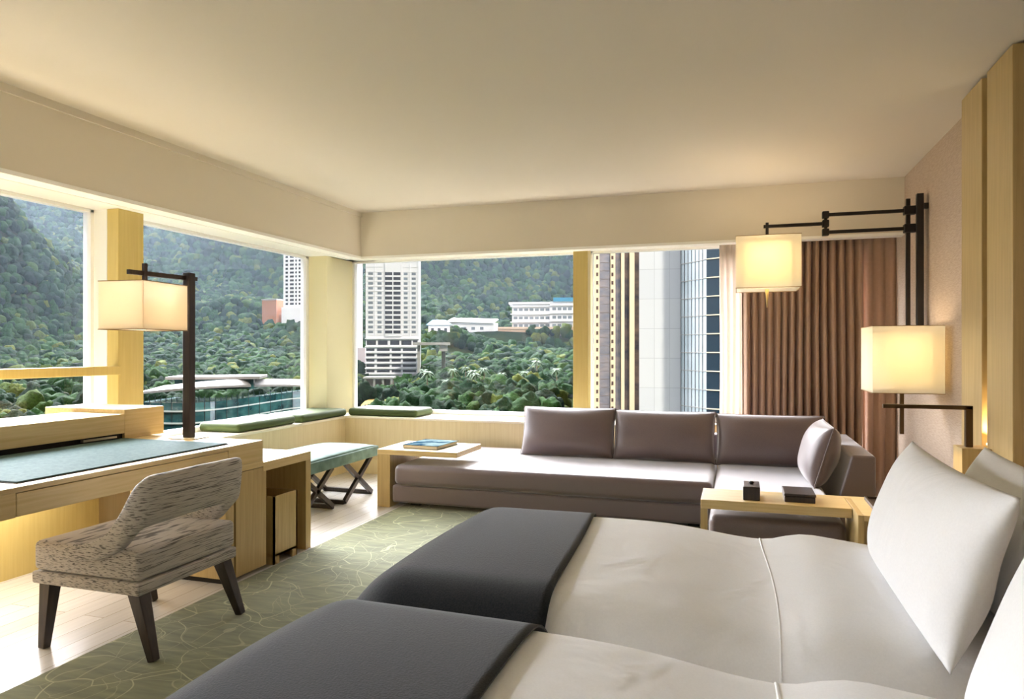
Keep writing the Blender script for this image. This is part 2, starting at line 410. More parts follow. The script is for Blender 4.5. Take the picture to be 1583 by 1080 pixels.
sh = thing('low_shelf_unit', 'low open oak shelf unit beside the desk, sheltering the waste bin', 'shelf unit', (-3.0, 3.75, 0))
bm = bmesh.new(); bm_box(bm, -3.885, -2.632, 3.462, 3.94, 0.57, 0.622); bm_box(bm, -3.885, -2.632, 3.15, 3.462, 0.60, 0.634)
obj('top', bm, OAK_Y, sh)
obj('end_panel', box_bm(-3.885, -2.632, 3.885, 3.94, 0, 0.57, bev=0.001), OAK_Z, sh)
obj('back_panel', box_bm(-3.5, -3.45, 3.49, 3.885, 0, 0.57), OAK_Z, sh)

bn = thing('waste_bin', 'square oak waste bin in the low shelf unit', 'bin', (-2.8, 3.66, 0))
bm = bmesh.new(); x0, x1, y0, y1 = -2.85, -2.62, 3.545, 3.775; t = 0.012
bm_box(bm, x1 - t, x1, y0, y1, 0.045, 0.405); bm_box(bm, x0, x0 + t, y0, y1, 0.0, 0.405)
bm_box(bm, x0, x1, y0, y0 + t, 0, 0.405); bm_box(bm, x0, x1, y1 - t, y1, 0, 0.405); bm_box(bm, x0, x1, y0, y1, 0.045, 0.06)
bm_box(bm, x1 - t, x1, y0, y0 + 0.05, 0, 0.045); bm_box(bm, x1 - t, x1, y1 - 0.05, y1, 0, 0.045)
obj('body', bm, OAK_Z, bn)
obj('bin_shade', box_bm(x0 + t, x1 - t, y0 + t, y1 - t, 0.06, 0.30), DARKGAP, bn)  # dark block; shade inside the open bin is put into its colour

pad = thing('desk_pad', 'teal leather desk pad lying on the desk', 'desk pad', (-3.05, 2.6, DZ))
obj('leather_sheet', box_bm(-3.44, -2.70, 2.04, 3.24, DZ + 0.002, DZ + 0.008, bev=0.002), PADM, pad)
obj('backing', box_bm(-3.445, -2.695, 2.035, 3.245, DZ, DZ + 0.003), BLACK, pad)

st_ = thing('added_desk_light', 'added linear light under the desk near the window panel', 'light', (-3.66, 2.0, 0.62))  # added lamp, no fixture is seen; brightens the kneehole panel and floor
obj('lens', box_bm(-3.68, -3.64, 1.0, 3.0, 0.622, 0.632), BULB, st_)
L = bpy.data.lights.new('added_desk_light_lamp', 'AREA'); L.shape = 'RECTANGLE'; L.size = 0.05; L.size_y = 2.0; L.energy = 8; L.color = (1, 0.96, 0.92)
lo = bpy.data.objects.new('added_desk_light_lamp', L); COL.objects.link(lo); lo.parent = st_; lo.location = (0, 0, -0.004)
# desk lamp
lp = thing('desk_lamp', 'square shaded desk lamp hanging from a black wooden post', 'lamp', (-3.11, 3.40, DZ))
obj('base', box_bm(-3.20, -3.02, 3.33, 3.47, DZ, DZ + 0.006, bev=0.002), OAK_X, lp)
obj('post', box_bm(-3.135, -3.085, 3.375, 3.425, DZ + 0.006, 1.735, bev=0.003), BLACKWOOD, lp)
bm = bmesh.new(); bm_bar(bm, (-3.12, 3.47, 1.705), (-3.13, 2.98, 1.70), 0.022, 0.025)
obj('arm', bm, BLACKWOOD, lp)
bm = bmesh.new(); bm_bar(bm, (-3.118, 3.08, 1.755), (-3.118, 3.08, 1.60), 0.02, 0.02, up=Vector((0, 1, 0)))
obj('hanger', bm, BLACKWOOD, lp)

WIRE = mat('shade_wire_brass', srgb(150, 124, 84), 0.5, 0.4, 0.3)
def box_shade(parent, cx, cy, z0, z1, hx, hy, rot, m, power, col, inset=True, seams=False):
    R = Matrix.Translation((cx, cy, 0)) @ Matrix.Rotation(rot, 4, 'Z')
    bm = bmesh.new(); t = 0.004
    for a in (-1, 1):
        bm_box(bm, a * hx - t / 2, a * hx + t / 2, -hy, hy, z0, z1, M=R)
        bm_box(bm, -hx, hx, a * hy - t / 2, a * hy + t / 2, z0, z1, M=R)
    sh = obj('lamp_shade', bm, m, parent)
    for z in (z0 + 0.002, z1 - 0.002):
        bm = bmesh.new()
        for a in (-1, 1):
            bm_box(bm, a * hx - 0.003, a * hx + 0.003, -hy - 0.003, hy + 0.003, z - 0.002, z + 0.002, M=R)
            bm_box(bm, -hx - 0.003, hx + 0.003, a * hy - 0.003, a * hy + 0.003, z - 0.002, z + 0.002, M=R)
        if z > z0 + 0.1:
            bm_box(bm, -hx, hx, -0.003, 0.003, z - 0.004, z + 0.001, M=R); bm_box(bm, -0.003, 0.003, -hy, hy, z - 0.004, z + 0.001, M=R)
        obj('shade_wire', bm, WIRE, sh)
    if m is SHADE:
        bm = bmesh.new(); ix, iy, za, zb = hx * 0.74, hy * 0.74, z0 + (z1 - z0) * 0.12, z1 - (z1 - z0) * 0.10
        for a in (-1, 1):
            bm_box(bm, a * ix - t / 2, a * ix + t / 2, -iy, iy, za, zb, M=R)
            bm_box(bm, -ix, ix, a * iy - t / 2, a * iy + t / 2, za, zb, M=R)
        obj('inner_shade', bm, INNER, parent)
    bm = bmesh.new(); bm_box(bm, -hx * 0.94, hx * 0.94, -hy * 0.94, hy * 0.94, z0 + 0.03, z0 + 0.034, M=R)
    obj('diffuser', bm, m, parent)
    bm = bmesh.new(); bmesh.ops.create_uvsphere(bm, u_segments=12, v_segments=8, radius=0.03, matrix=Matrix.Translation((cx, cy, (z0 + z1) / 2)))
    obj('bulb', bm, BULB, parent, smooth=True)
    L = bpy.data.lights.new('bulb_light', 'POINT'); L.energy = power; L.color = col; L.shadow_soft_size = 0.06
    lo = bpy.data.objects.new('bulb_light', L); COL.objects.link(lo); lo.parent = parent
    lo.location = Vector((cx, cy, (z0 + z1) / 2 + 0.06)) - WORLD[parent.name]
box_shade(lp, -3.11, 3.07, 1.385, 1.645, 0.135, 0.175, math.radians(6), SHADE_D, 0.8, (1, 0.86, 0.68))

# wall lamp with a swing arm
wlp = thing('wall_lamp', 'black swing arm wall lamp on two tall black poles by the curtain', 'lamp', (1.2, 5.72, 1.2))
for nm, x, y, s, z1 in (('pole', 1.175, 5.72, 0.028, 2.37), ('pole', 1.238, 5.66, 0.044, 2.39)):
    obj(nm, box_bm(x - s / 2, x + s / 2, y - s / 2, y + s / 2, 1.20, z1, bev=0.003), BLACK, wlp)
for z in (2.30, 1.30): obj('wall_bracket', box_bm(1.261, 1.289, 5.64, 5.68, z - 0.02, z + 0.02), BLACK, wlp)
for z in (2.285, 2.155):
    a = obj('swing_arm', box_bm(0.64, 1.16, 5.708, 5.732, z - 0.012, z + 0.012, bev=0.002), BLACK, wlp)
    obj('collar', box_bm(1.147, 1.225, 5.69, 5.75, z - 0.03, z + 0.03, bev=0.004), BLACK, wlp)
bm = bmesh.new()
for z in (2.285, 2.22, 2.155): bm_box(bm, 0.603, 0.65, 5.695, 5.745, z - 0.026, z + 0.026, bev=0.006)
bm_box(bm, 0.617, 0.637, 5.71, 5.73, 2.13, 2.31)
obj('hinge', bm, BLACK, wlp)
obj('shade_arm', box_bm(0.19, 0.61, 5.708, 5.732, 2.208, 2.232, bev=0.002), BLACK, wlp)
obj('hanger', box_bm(0.205, 0.227, 5.709, 5.731, 2.10, 2.25, bev=0.002), BLACK, wlp)
bm = bmesh.new(); bm_tube(bm, [(0.216, 5.72, 1.74), (0.216, 5.72, 1.69), (0.216, 5.72, 1.60)], [0.016, 0.010, 0.003])
obj('finial', bm, mat('pale_brass', srgb(226, 196, 130), 0.35, 0.5, 0.6), wlp, smooth=True)
box_shade(wlp, 0.216, 5.72, 1.735, 2.125, 0.225, 0.225, 0, SHADE, 3.2, (1, 0.82, 0.62))

w2 = thing('wall_lamp', 'square box shade lamp low on the wall beside the oak panels', 'lamp', (1.2, 5.3, 1.0))
obj('wall_plate', box_bm(1.262, 1.288, 5.36, 5.5, 1.15, 1.32, bev=0.003), BRONZE, w2)
obj('bracket', box_bm(1.05, 1.264, 5.36, 5.38, 1.23, 1.25), BRONZE, w2)
obj('stem', box_bm(1.035, 1.06, 5.268, 5.293, 0.715, 1.25, bev=0.002), BRONZE, w2)
box_shade(w2, 1.045, 5.30, 0.995, 1.435, 0.205, 0.225, 0, SHADE, 2.1, (1, 0.84, 0.66))

# reading lamp on its oak block
rl = thing('reading_lamp', 'slim bronze reading lamp on a small oak wall block', 'lamp', (1.12, 4.05, 0.65))
obj('block', box_bm(1.06, 1.19, 4.0, 4.15, 0.62, 0.79, bev=0.003), OAK_Z, rl)
obj('post', box_bm(1.093, 1.125, 4.06, 4.09, 0.79, 0.995, bev=0.002), BRONZE, rl)
obj('arm', box_bm(0.72, 1.125, 4.06, 4.09, 0.977, 0.997, bev=0.002), BRONZE, rl)
for zz in (0,):
    L = bpy.data.lights.new('added_reading_spot', 'SPOT'); L.energy = 5; L.color = (1, 0.75, 0.45); L.spot_size = 2.0; L.shadow_soft_size = 0.02  # added spot; no glow is seen from this arm
    lo = bpy.data.objects.new('added_reading_spot', L); COL.objects.link(lo); lo.parent = rl; lo.location = Vector((0.76, 4.075, 0.97)) - WORLD[rl.name]
# added uplight in the slot between the panels; no source is seen there
sl = thing('added_slot_light', 'added small warm uplight at the foot of the slot between oak panels', 'light', (1.225, 4.12, 0.80))
obj('lens', box_bm(1.205, 1.245, 4.10, 4.14, 0.795, 0.805), BULB, sl)
L = bpy.data.lights.new('added_slot_light_lamp', 'SPOT'); L.energy = 5; L.color = (1, 0.78, 0.45); L.spot_size = 1.6; L.shadow_soft_size = 0.02
lo = bpy.data.objects.new('added_slot_light_lamp', L); COL.objects.link(lo); lo.parent = sl; lo.location = (0, 0, 0.012); lo.rotation_euler = (PI, 0, 0)

# ------------------------------------------------------------------ soft shapes
def cushion_bm(lx, ly, lz, corner=0.12, flat=0.55, n=18, pinch=0.0, wob=0.0, seed=0):
    """pillow lying in XY, thickness along Z, centre at origin"""
    bm = bmesh.new(); top = []; bot = []
    rnd = random.Random(seed)
    ph = [rnd.uniform(0, 6) for _ in range(4)]
    for i in range(n + 1):
        rt = []; rb = []
        for j in range(n + 1):
            u = -1 + 2 * i / n; v = -1 + 2 * j / n
            # denser near the edges
            u = math.copysign(1 - (1 - abs(u)) ** 1.35, u); v = math.copysign(1 - (1 - abs(v)) ** 1.35, v)
            t = max(0, (1 - abs(u) ** 2.6)) ** flat * max(0, (1 - abs(v) ** 2.6)) ** flat
            x = lx / 2 * u * (1 - pinch * (1 - v * v) * abs(u)); y = ly / 2 * v * (1 - pinch * (1 - u * u) * abs(v))
            w = wob * (math.sin(3 * u + ph[0]) * math.cos(2.5 * v + ph[1]) + 0.5 * math.sin(6 * v + ph[2] + 2 * u)) * t
            edge = (i in (0, n)) or (j in (0, n))
            a = bm.verts.new((x, y, lz / 2 * t + w))
            rt.append(a); rb.append(a if edge else bm.verts.new((x, y, -lz / 2 * t + w * 0.3)))
        top.append(rt); bot.append(rb)
    for i in range(n):
        for j in range(n):
            bm.faces.new((top[i][j], top[i + 1][j], top[i + 1][j + 1], top[i][j + 1]))
            q = [bot[i][j], bot[i][j + 1], bot[i + 1][j + 1], bot[i + 1][j]]
            if len(set(q)) >= 3:
                try: bm.faces.new(q)
                except ValueError: pass
    return bm

def place(bm, M):
    bmesh.ops.transform(bm, matrix=M, verts=bm.verts); return bm

def basis(origin, ex, ey):
    ex = Vector(ex).normalized(); ey = Vector(ey); ey = (ey - ex * ey.dot(ex)).normalized(); ez = ex.cross(ey)
    M = Matrix((ex, ey, ez)).transposed().to_4x4(); M.translation = Vector(origin); return M

# ------------------------------------------------------------------ green ledge cushions
def pad_cushion(lx, ly, h):
    return box_bm(-lx / 2, lx / 2, -ly / 2, ly / 2, 0, h, bev=h * 0.44, seg=4)
c0 = obj('seat_cushion', place(pad_cushion(0.42, 0.80, 0.078), Matrix.Identity(4)), GREEN, smooth=True)
for v in c0.data.vertices:
    if v.co.z > 0.03: v.co.z += 0.012 * (1 - (v.co.x / 0.2) ** 2) * (1 - (v.co.y / 0.39) ** 2)
places = [((-4.13, 5.24, 0.588), 0, 'green ledge cushion nearest the desk on the left ledge'),
          ((-4.10, 6.09, 0.588), 0, 'green ledge cushion on the left ledge beside the corner pier'),
          ((-3.50, 6.71, 0.588), PI / 2, 'green ledge cushion on the back ledge right of the corner')]
for i, (loc, rz, lab) in enumerate(places):
    o = c0 if i == 0 else c0.copy()
    if i: COL.objects.link(o)
    o.location = loc; o.rotation_euler = (0, 0, rz)
    tag(o, lab, 'cushion', 'green cushions on the window ledges')

# ------------------------------------------------------------------ teal bench
be = thing('bench', 'teal velvet bench on crossed black legs in the corner', 'bench', (-3.33, 5.05, 0))
bm = box_bm(-3.62, -3.05, 4.48, 5.62, 0.335, 0.425, bev=0.012, seg=3)
obj('seat', bm, TEAL, be, smooth=True)
bm = cushion_bm(0.55, 1.12, 0.07, flat=0.5, n=14); place(bm, Matrix.Translation((-3.335, 5.05, 0.425)))
obj('seat_top', bm, TEAL, be, smooth=True)
for yc in (4.72, 5.345):
    for x in (-3.10, -3.57):
        for s in (-1, 1):
            bm = bmesh.new(); bm_bar(bm, (x, yc - s * 0.225, 0.0175), (x, yc + s * 0.215, 0.335), 0.03, 0.036)
            obj('leg', bm, BLACKWOOD, be)
    for s in (-1, 1):
        bm = bmesh.new(); bm_box(bm, -3.575, -3.095, yc + s * 0.225 - 0.018, yc + s * 0.225 + 0.018, 0.0, 0.035, bev=0.003)
        obj('stretcher', bm, BLACKWOOD, be)

# ------------------------------------------------------------------ C-shaped table and its book
ct = thing('side_table', 'oak C-shaped side table over the left end of the sofa', 'table', (-2.6, 5.4, 0))
obj('tabletop', box_bm(-2.80, -2.10, 5.13, 5.68, 0.425, 0.468, bev=0.003), OAK_X, ct)
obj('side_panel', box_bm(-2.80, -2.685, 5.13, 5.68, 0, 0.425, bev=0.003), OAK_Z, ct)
bk = thing('book', 'closed pale blue book lying on the C-shaped side table', 'book', (-2.44, 5.43, 0.468))
R = Matrix.Translation((-2.45, 5.42, 0.468)) @ Matrix.Rotation(math.radians(-4), 4, 'Z')
obj('pages', box_bm(-0.155, 0.150, -0.185, 0.185, 0.003, 0.027, M=R), mat('paper', srgb(225, 215, 195), 0.7), bk)
cm = mat('book_cover', srgb(90, 120, 130), 0.8, 0.0); noise_col(cm, srgb(40, 66, 84), srgb(120, 140, 142), (1, 1, 1), 7, 3, 0.4, 0.6)
bm = bmesh.new(); bm_box(bm, -0.16, 0.16, -0.19, 0.19, 0.027, 0.031, M=R); bm_box(bm, -0.16, 0.16, -0.19, 0.19, 0.0, 0.003, M=R); bm_box(bm, -0.16, -0.155, -0.19, 0.19, 0, 0.031, M=R)
obj('cover', bm, cm, bk)

# ------------------------------------------------------------------ sofa
so = thing('sofa', 'long low mauve grey sofa with a chaise under the back windows', 'sofa', (-0.8, 5.6, 0))
obj('base', box_bm(-2.66, -0.16, 5.12, 6.34, 0.045, 0.1865, bev=0.018, seg=3), SOFA, so, smooth=False)
obj('seat', box_bm(-2.64, -0.165, 5.10, 6.34, 0.187, 0.352, bev=0.045, seg=5), SOFA, so, smooth=True)
obj('base', box_bm(-0.15, 0.555, 4.12, 6.34, 0.045, 0.1865, bev=0.018, seg=3), SOFA, so)
obj('seat', box_bm(-0.155, 0.557, 4.10, 6.34, 0.187, 0.352, bev=0.045, seg=5), SOFA, so, smooth=True)
bm = bmesh.new()
pts = [(0.562, 0.045), (0.86, 0.045), (0.86, 0.585), (0.715, 0.585)]
vs = [[bm.verts.new((x, y, z)) for x, z in pts] for y in (5.08, 6.34)]
bm.faces.new(vs[0]); bm.faces.new(vs[1][::-1])
for k in range(4): bm.faces.new((vs[0][k], vs[1][k], vs[1][(k + 1) % 4], vs[0][(k + 1) % 4]))
bmesh.ops.bevel(bm, geom=bm.edges[:], offset=0.018, segments=3, profile=0.5, affect='EDGES')
obj('armrest', bm, SOFA, so)
obj('backrest', box_bm(-0.95, 0.62, 6.22, 6.345, 0.352, 0.56, bev=0.02, seg=3), SOFA, so)
for x, y in ((-2.5, 5.25), (-2.5, 6.2), (-0.3, 5.25), (-0.02, 4.25), (0.5, 4.25), (0.75, 6.2)):
    obj('foot', box_bm(x - 0.04, x + 0.04, y - 0.04, y + 0.04, 0.012 if y < 5.3 and x > -2.5 else 0.0, 0.046), BLACK, so)

def sofa_cushion(M, w, h, t, label, seed):
    bm = cushion_bm(w, h, t, flat=0.44, n=24, pinch=0.035, wob=0.009, seed=seed)
    place(bm, M)
    org = M.translation.copy()
    bmesh.ops.translate(bm, verts=bm.verts, vec=-org)
    o = obj('sofa_cushion', bm, SOFA, smooth=True); o.location = org
    bm2 = bmesh.new()
    loop = []
    for k in range(81):
        a = k / 80 * 4; s = int(a) % 4; fr = a - int(a); e = -1 + 2 * fr
        p = [(e, -1), (1, e), (-e, 1), (-1, -e)][s]
        u, v = p
        loop.append((M.to_3x3() @ Vector((w / 2 * u * (1 - 0.035 * (1 - v * v)), h / 2 * v * (1 - 0.035 * (1 - u * u)), 0))))
    bm_tube(bm2, loop, 0.005, 6)
    pp = obj('piping', bm2, SOFA, smooth=True); pp.parent = o
    tag(o, label, 'cushion', 'sofa cushions')
    return o
lean = math.radians(74)
def back_c(x0, x1, ybot, z0, hgt, t, label, seed):
    M = basis(((x0 + x1) / 2, ybot + math.cos(lean) * hgt / 2, z0 + math.sin(lean) * hgt / 2), (1, 0, 0), (0, math.cos(lean), math.sin(lean)))
    return sofa_cushion(M, x1 - x0, hgt, t, label, seed)
back_c(-1.83, -1.00, 5.96, 0.345, 0.44, 0.24, 'leftmost of the three mauve grey back cushions on the sofa', 1)
back_c(-1.01, -0.17, 5.96, 0.345, 0.43, 0.24, 'middle of the three mauve grey back cushions on the sofa', 2)
back_c(-0.17, 0.66, 5.96, 0.345, 0.42, 0.24, 'rightmost back cushion on the sofa, beside the turned end cushion', 3)
M = basis((0.55, 5.42, 0.555), (0, 1, 0), (0.30, 0, 1))
sofa_cushion(M, 0.66, 0.42, 0.24, 'sofa cushion turned to lean against the right armrest', 4)

# ------------------------------------------------------------------ low table and nightstand
lt = thing('low_table', 'narrow oak bridge table over the sofa chaise end', 'table', (0.2, 4.2, 0))
obj('tabletop', box_bm(-0.195, 0.57, 4.03, 4.37, 0.40, 0.45, bev=0.003), OAK_X, lt)
obj('leg', box_bm(-0.195, -0.158, 4.03, 4.09, 0.012, 0.40, bev=0.002), OAK_Z, lt)
bm = bmesh.new(); bm_box(bm, 0.57, 1.19, 4.30, 4.37, 0.40, 0.45)
obj('rail', bm, OAK_X, lt)
ns = thing('nightstand', 'oak nightstand at the right end of the bridge table', 'nightstand', (0.88, 4.05, 0))
obj('side_panel', box_bm(0.572, 0.60, 3.86, 4.298, 0.012, 0.455, bev=0.002), OAK_Z, ns)
obj('body', box_bm(0.60, 1.188, 3.885, 4.298, 0.012, 0.425), OAK_Z, ns)
obj('top', box_bm(0.60, 1.188, 3.862, 4.298, 0.425, 0.455, bev=0.002), OAK_X, ns)
obj('drawer', box_bm(0.622, 1.17, 3.868, 3.886, 0.06, 0.405, bev=0.001), OAK_X, ns)
tr_ = thing('tray', 'black lacquer tray on the nightstand beside the pillow', 'tray', (0.83, 4.12, 0.455))
bm = bmesh.new(); bm_box(bm, 0.665, 1.0, 3.93, 4.28, 0.455, 0.462)
for a in ((0.665, 0.675, 3.93, 4.28), (0.99, 1.0, 3.93, 4.28), (0.665, 1.0, 3.93, 3.94), (0.665, 1.0, 4.27, 4.28)): bm_box(bm, *a, 0.462, 0.474)
obj('tray_body', bm, BLACKWOOD, tr_)
obj('card', box_bm(0.76, 0.84, 4.05, 4.17, 0.4625, 0.466), mat('tan_card', srgb(150, 120, 80), 0.5), tr_)
bx = thing('box', 'tall black lacquer box with a small knob on the bridge table', 'box', (0.07, 4.18, 0.45))
obj('body', box_bm(0.03, 0.118, 4.08, 4.27, 0.45, 0.525, bev=0.004), BLACKWOOD, bx)
bm = bmesh.new(); bm_tube(bm, [(0.075, 4.18, 0.525), (0.075, 4.18, 0.532), (0.075, 4.18, 0.54)], [0.008, 0.014, 0.010])
obj('knob', bm, BLACK, bx, smooth=True)
bx = thing('box', 'flat black lacquer box on the bridge table nearer the nightstand', 'box', (0.32, 4.2, 0.45))
obj('body', box_bm(0.245, 0.40, 4.10, 4.32, 0.45, 0.482, bev=0.003), BLACKWOOD, bx)
obj('lid', box_bm(0.242, 0.403, 4.097, 4.323, 0.483, 0.497, bev=0.003), BLACKWOOD, bx)

# ------------------------------------------------------------------ curtains
def curtain(name, x0, x1, yc, z0, z1, pleats, amp, m, label, seed, thick=0.003):
    rnd = random.Random(seed); n = pleats * 10; cols = []
    bm = bmesh.new(); ph = [0]
    for k in range(n): ph.append(ph[-1] + (2 * PI / 10) * rnd.uniform(0.7, 1.3))
    rows = 14
    for i in range(n + 1):
        x = x0 + (x1 - x0) * i / n
        c = []
        for r in range(rows + 1):
            t = r / rows; z = z1 + (z0 - z1) * t
            a = amp * (0.75 + 0.45 * t + 0.25 * math.sin(i * 0.05 + seed))
            w = math.sin(ph[i] + 0.35 * math.sin(2.2 * t + i * 0.07)) + 0.18 * math.sin(2 * ph[i] + 1)
            c.append(bm.verts.new((x + 0.006 * math.cos(ph[i]) + 0.01 * math.sin(3 * t + i * .05) * t, yc + a * w, z)))
        cols.append(c)
    for a, b in zip(cols, cols[1:]):
        for r in range(rows): bm.faces.new((a[r], b[r], b[r + 1], a[r + 1]))
    o = obj(name, bm, m, smooth=True)
    s = o.modifiers.new('solid', 'SOLIDIFY'); s.thickness = thick
    return tag(o, label, 'curtain')
curtain('curtain', 0.03, 1.02, 6.64, 0.02, 2.26, 15, 0.048, CURTAIN, 'brown pleated curtain at the right of the back window', 3)
curtain('curtain', 1.02, 1.288, 6.72, 0.02, 2.26, 3, 0.02, CURTAIN, 'flatter brown curtain end in the recess by the right wall', 5)
curtain('sheer_curtain', -0.165, 0.05, 6.73, 0.60, 2.26, 4, 0.022, SHEER, 'gathered pale sheer curtain left of the brown curtain', 9, 0.001)

# ------------------------------------------------------------------ armchair at the desk
ch = thing('armchair', 'striped grey tweed armchair with black legs at the desk', 'chair', (-2.58, 2.53, 0))
CX0, CX1, CY0, CY1 = -2.875, -2.295, 2.235, 2.82
obj('seat_frame', box_bm(CX0, CX1, CY0, CY1, 0.282, 0.334, bev=0.010, seg=3), TWEED, ch, smooth=False)
bm = bmesh.new(); bm_box(bm, CX0 + 0.004, CX1 - 0.004, CY0 + 0.004, CY1 - 0.004, 0.336, 0.462, bev=0.024, seg=4)
for v in bm.verts:
    if v.co.z > 0.44:
        v.co.z += 0.02 * max(0, 1 - ((v.co.x + 2.585) / 0.30) ** 2) * max(0, 1 - ((v.co.y - 2.53) / 0.30) ** 2)
obj('seat_cushion', bm, TWEED, ch, smooth=True)
# wrap-around back: sweeps down at both sides into low arms
YM = (CY0 + CY1) / 2
path = [(-2.80, 2.262, 0.455, 0.40), (-2.72, 2.256, 0.462, 0.40), (-2.62, 2.25, 0.470, 0.405), (-2.53, 2.248, 0.49, 0.41), (-2.45, 2.247, 0.54, 0.43), (-2.39, 2.247, 0.63, 0.465),
        (-2.345, 2.25, 0.725, 0.515), (-2.315, 2.262, 0.762, 0.548), (-2.298, 2.29, 0.770, 0.562), (-2.29, 2.38, 0.772, 0.566),
        (-2.288, YM, 0.774, 0.570)]
path = path + [(x, 2 * YM - y, a, b) for x, y, a, b in path[:-1][::-1]]
def spl(P, n=6):
    out = []
    P = [Vector(p) for p in P]
    for i in range(len(P) - 1):
        p0 = P[max(i - 1, 0)]; p1 = P[i]; p2 = P[i + 1]; p3 = P[min(i + 2, len(P) - 1)]
        for k in range(n):
            t = k / n
            out.append(0.5 * ((2 * p1) + (p2 - p0) * t + (2 * p0 - 5 * p1 + 4 * p2 - p3) * t * t + (3 * p1 - p0 - 3 * p2 + p3) * t ** 3))
    out.append(P[-1]); return out
pth = spl(path)
bm = bmesh.new(); rings = []
for i, p in enumerate(pth):
    a = pth[max(i - 1, 0)]; b = pth[min(i + 1, len(pth) - 1)]
    d = Vector((b[0] - a[0], b[1] - a[1], 0)).normalized(); nrm = Vector((d.y, -d.x, 0))   # outward
    top, bot = p[2], p[3]; h = top - bot; th = 0.034
    ring = []
    for k in range(16):
        ang = 2 * PI * k / 16
        cx = math.copysign(abs(math.cos(ang)) ** 0.55, math.cos(ang)); sz = math.copysign(abs(math.sin(ang)) ** 0.5, math.sin(ang))
        z = (top + bot) / 2 + sz * h / 2
        leanx = max(0, z - 0.45) * 0.10
        ring.append(bm.verts.new((p[0] + nrm.x * th * cx + leanx, p[1] + nrm.y * th * cx, z)))
    rings.append(ring)
for a, b in zip(rings, rings[1:]):
    for k in range(16): bm.faces.new((a[k], a[(k + 1) % 16], b[(k + 1) % 16], b[k]))
bm.faces.new(rings[0][::-1]); bm.faces.new(rings[-1])
obj('backrest', bm, TWEED, ch, smooth=True)
for (tx, ty, fx, fy) in ((-2.825, 2.285, -2.835, 2.262), (-2.345, 2.285, -2.262, 2.28), (-2.345, 2.77, -2.27, 2.815), (-2.825, 2.77, -2.84, 2.86)):
    bm = bmesh.new(); z0 = 0.013 if fx > -2.6 else 0.001
    bm_bar(bm, (fx, fy, z0), (tx, ty, 0.285), 0.034, 0.034, up=Vector((0, 1, 0)), w1=0.06, h1=0.06)
    obj('leg', bm, BLACKWOOD, ch, bevel=0.003)

# ------------------------------------------------------------------ beds
def smooth01(t): t = max(0, min(1, t)); return t * t * (3 - 2 * t)
BX0, BX1 = -1.05, 1.17
def bed_height(X, Y, y0, y1, base):
    du = min(Y - y0, y1 - Y); dx = X - BX0
    r = 0.16
    e = 1 - (1 - min(1, max(0, du / r))) ** 2.4
    f = 1 - (1 - min(1, max(0, dx / r))) ** 2.4
    v = (Y - y0) / (y1 - y0)
    puff = 0.030 * math.sin(PI * max(0, min(1, v))) ** 0.7
    z = base - 0.085 * (1 - e) - 0.10 * (1 - f) + puff
    z += 0.008 * math.sin(2.3 * X + 1.0) * math.sin(3.1 * Y + 0.5)
    # the turned-down top of the cover: a shallow dip then a second swell
    z -= 0.040 * math.exp(-((X - 0.085) / (0.24 if X < 0.085 else 0.07)) ** 2)
    z -= 0.012 * smooth01((X - 0.085) / 0.1) + 0.11 * max(0, X - 0.24)
    return z

def sheet(y0, y1, xa, xb, base, off, drop, nx=70, ny=44, xedge=None, footdrop=True):
    """cloth laid over the bed top with hanging sides"""
    bm = bmesh.new(); rows = []
    ys = []
    for k in range(ny + 1): ys.append(y0 + (y1 - y0) * (0.5 - 0.5 * math.cos(PI * k / ny)))
    xs = [xa + (xb - xa) * (1 - math.cos(PI / 2 * k / nx)) for k in range(nx + 1)]
    def pt(X, Y, down=0, out=(0, 0)):
        xe = X
        if xedge:   # curved free edge
            fr = (X - xa) / (xb - xa); xe = X + fr * xedge(Y)
        return (xe + out[0], Y + out[1], bed_height(xe, Y, y0, y1, base) + off - down)
    drops = [(drop, 0.014), (drop * 0.6, 0.014), (drop * 0.25, 0.012), (0.03, 0.007)]
    grid = []
    if footdrop:
        for d, o in drops:
            grid.append([pt(xs[0], Y, d, (-o, 0)) for Y in ys])
    for X in xs: grid.append([pt(X, Y) for Y in ys])
    full = []
    for ri, row in enumerate(grid):
        rx = row[0][0]; z0 = row[0][2]; z1 = row[-1][2]
        left = [(rx, y0 - o, min(z0, z0) - d) for d, o in drops]; right = [(rx, y1 + o, z1 - d) for d, o in drops]
        if footdrop and ri < 4:
            dd = drops[ri][0]
            left = [(rx, y0 - o * 0.9, z0 + dd - max(d, dd)) for d, o in drops]; right = [(rx, y1 + o * 0.9, z1 + dd - max(d, dd)) for d, o in drops]
        full.append([bm.verts.new(p) for p in left + row + right[::-1]])
    for a, b in zip(full, full[1:]):
        for k in range(len(a) - 1): bm.faces.new((a[k], a[k + 1], b[k + 1], b[k]))
    return bm

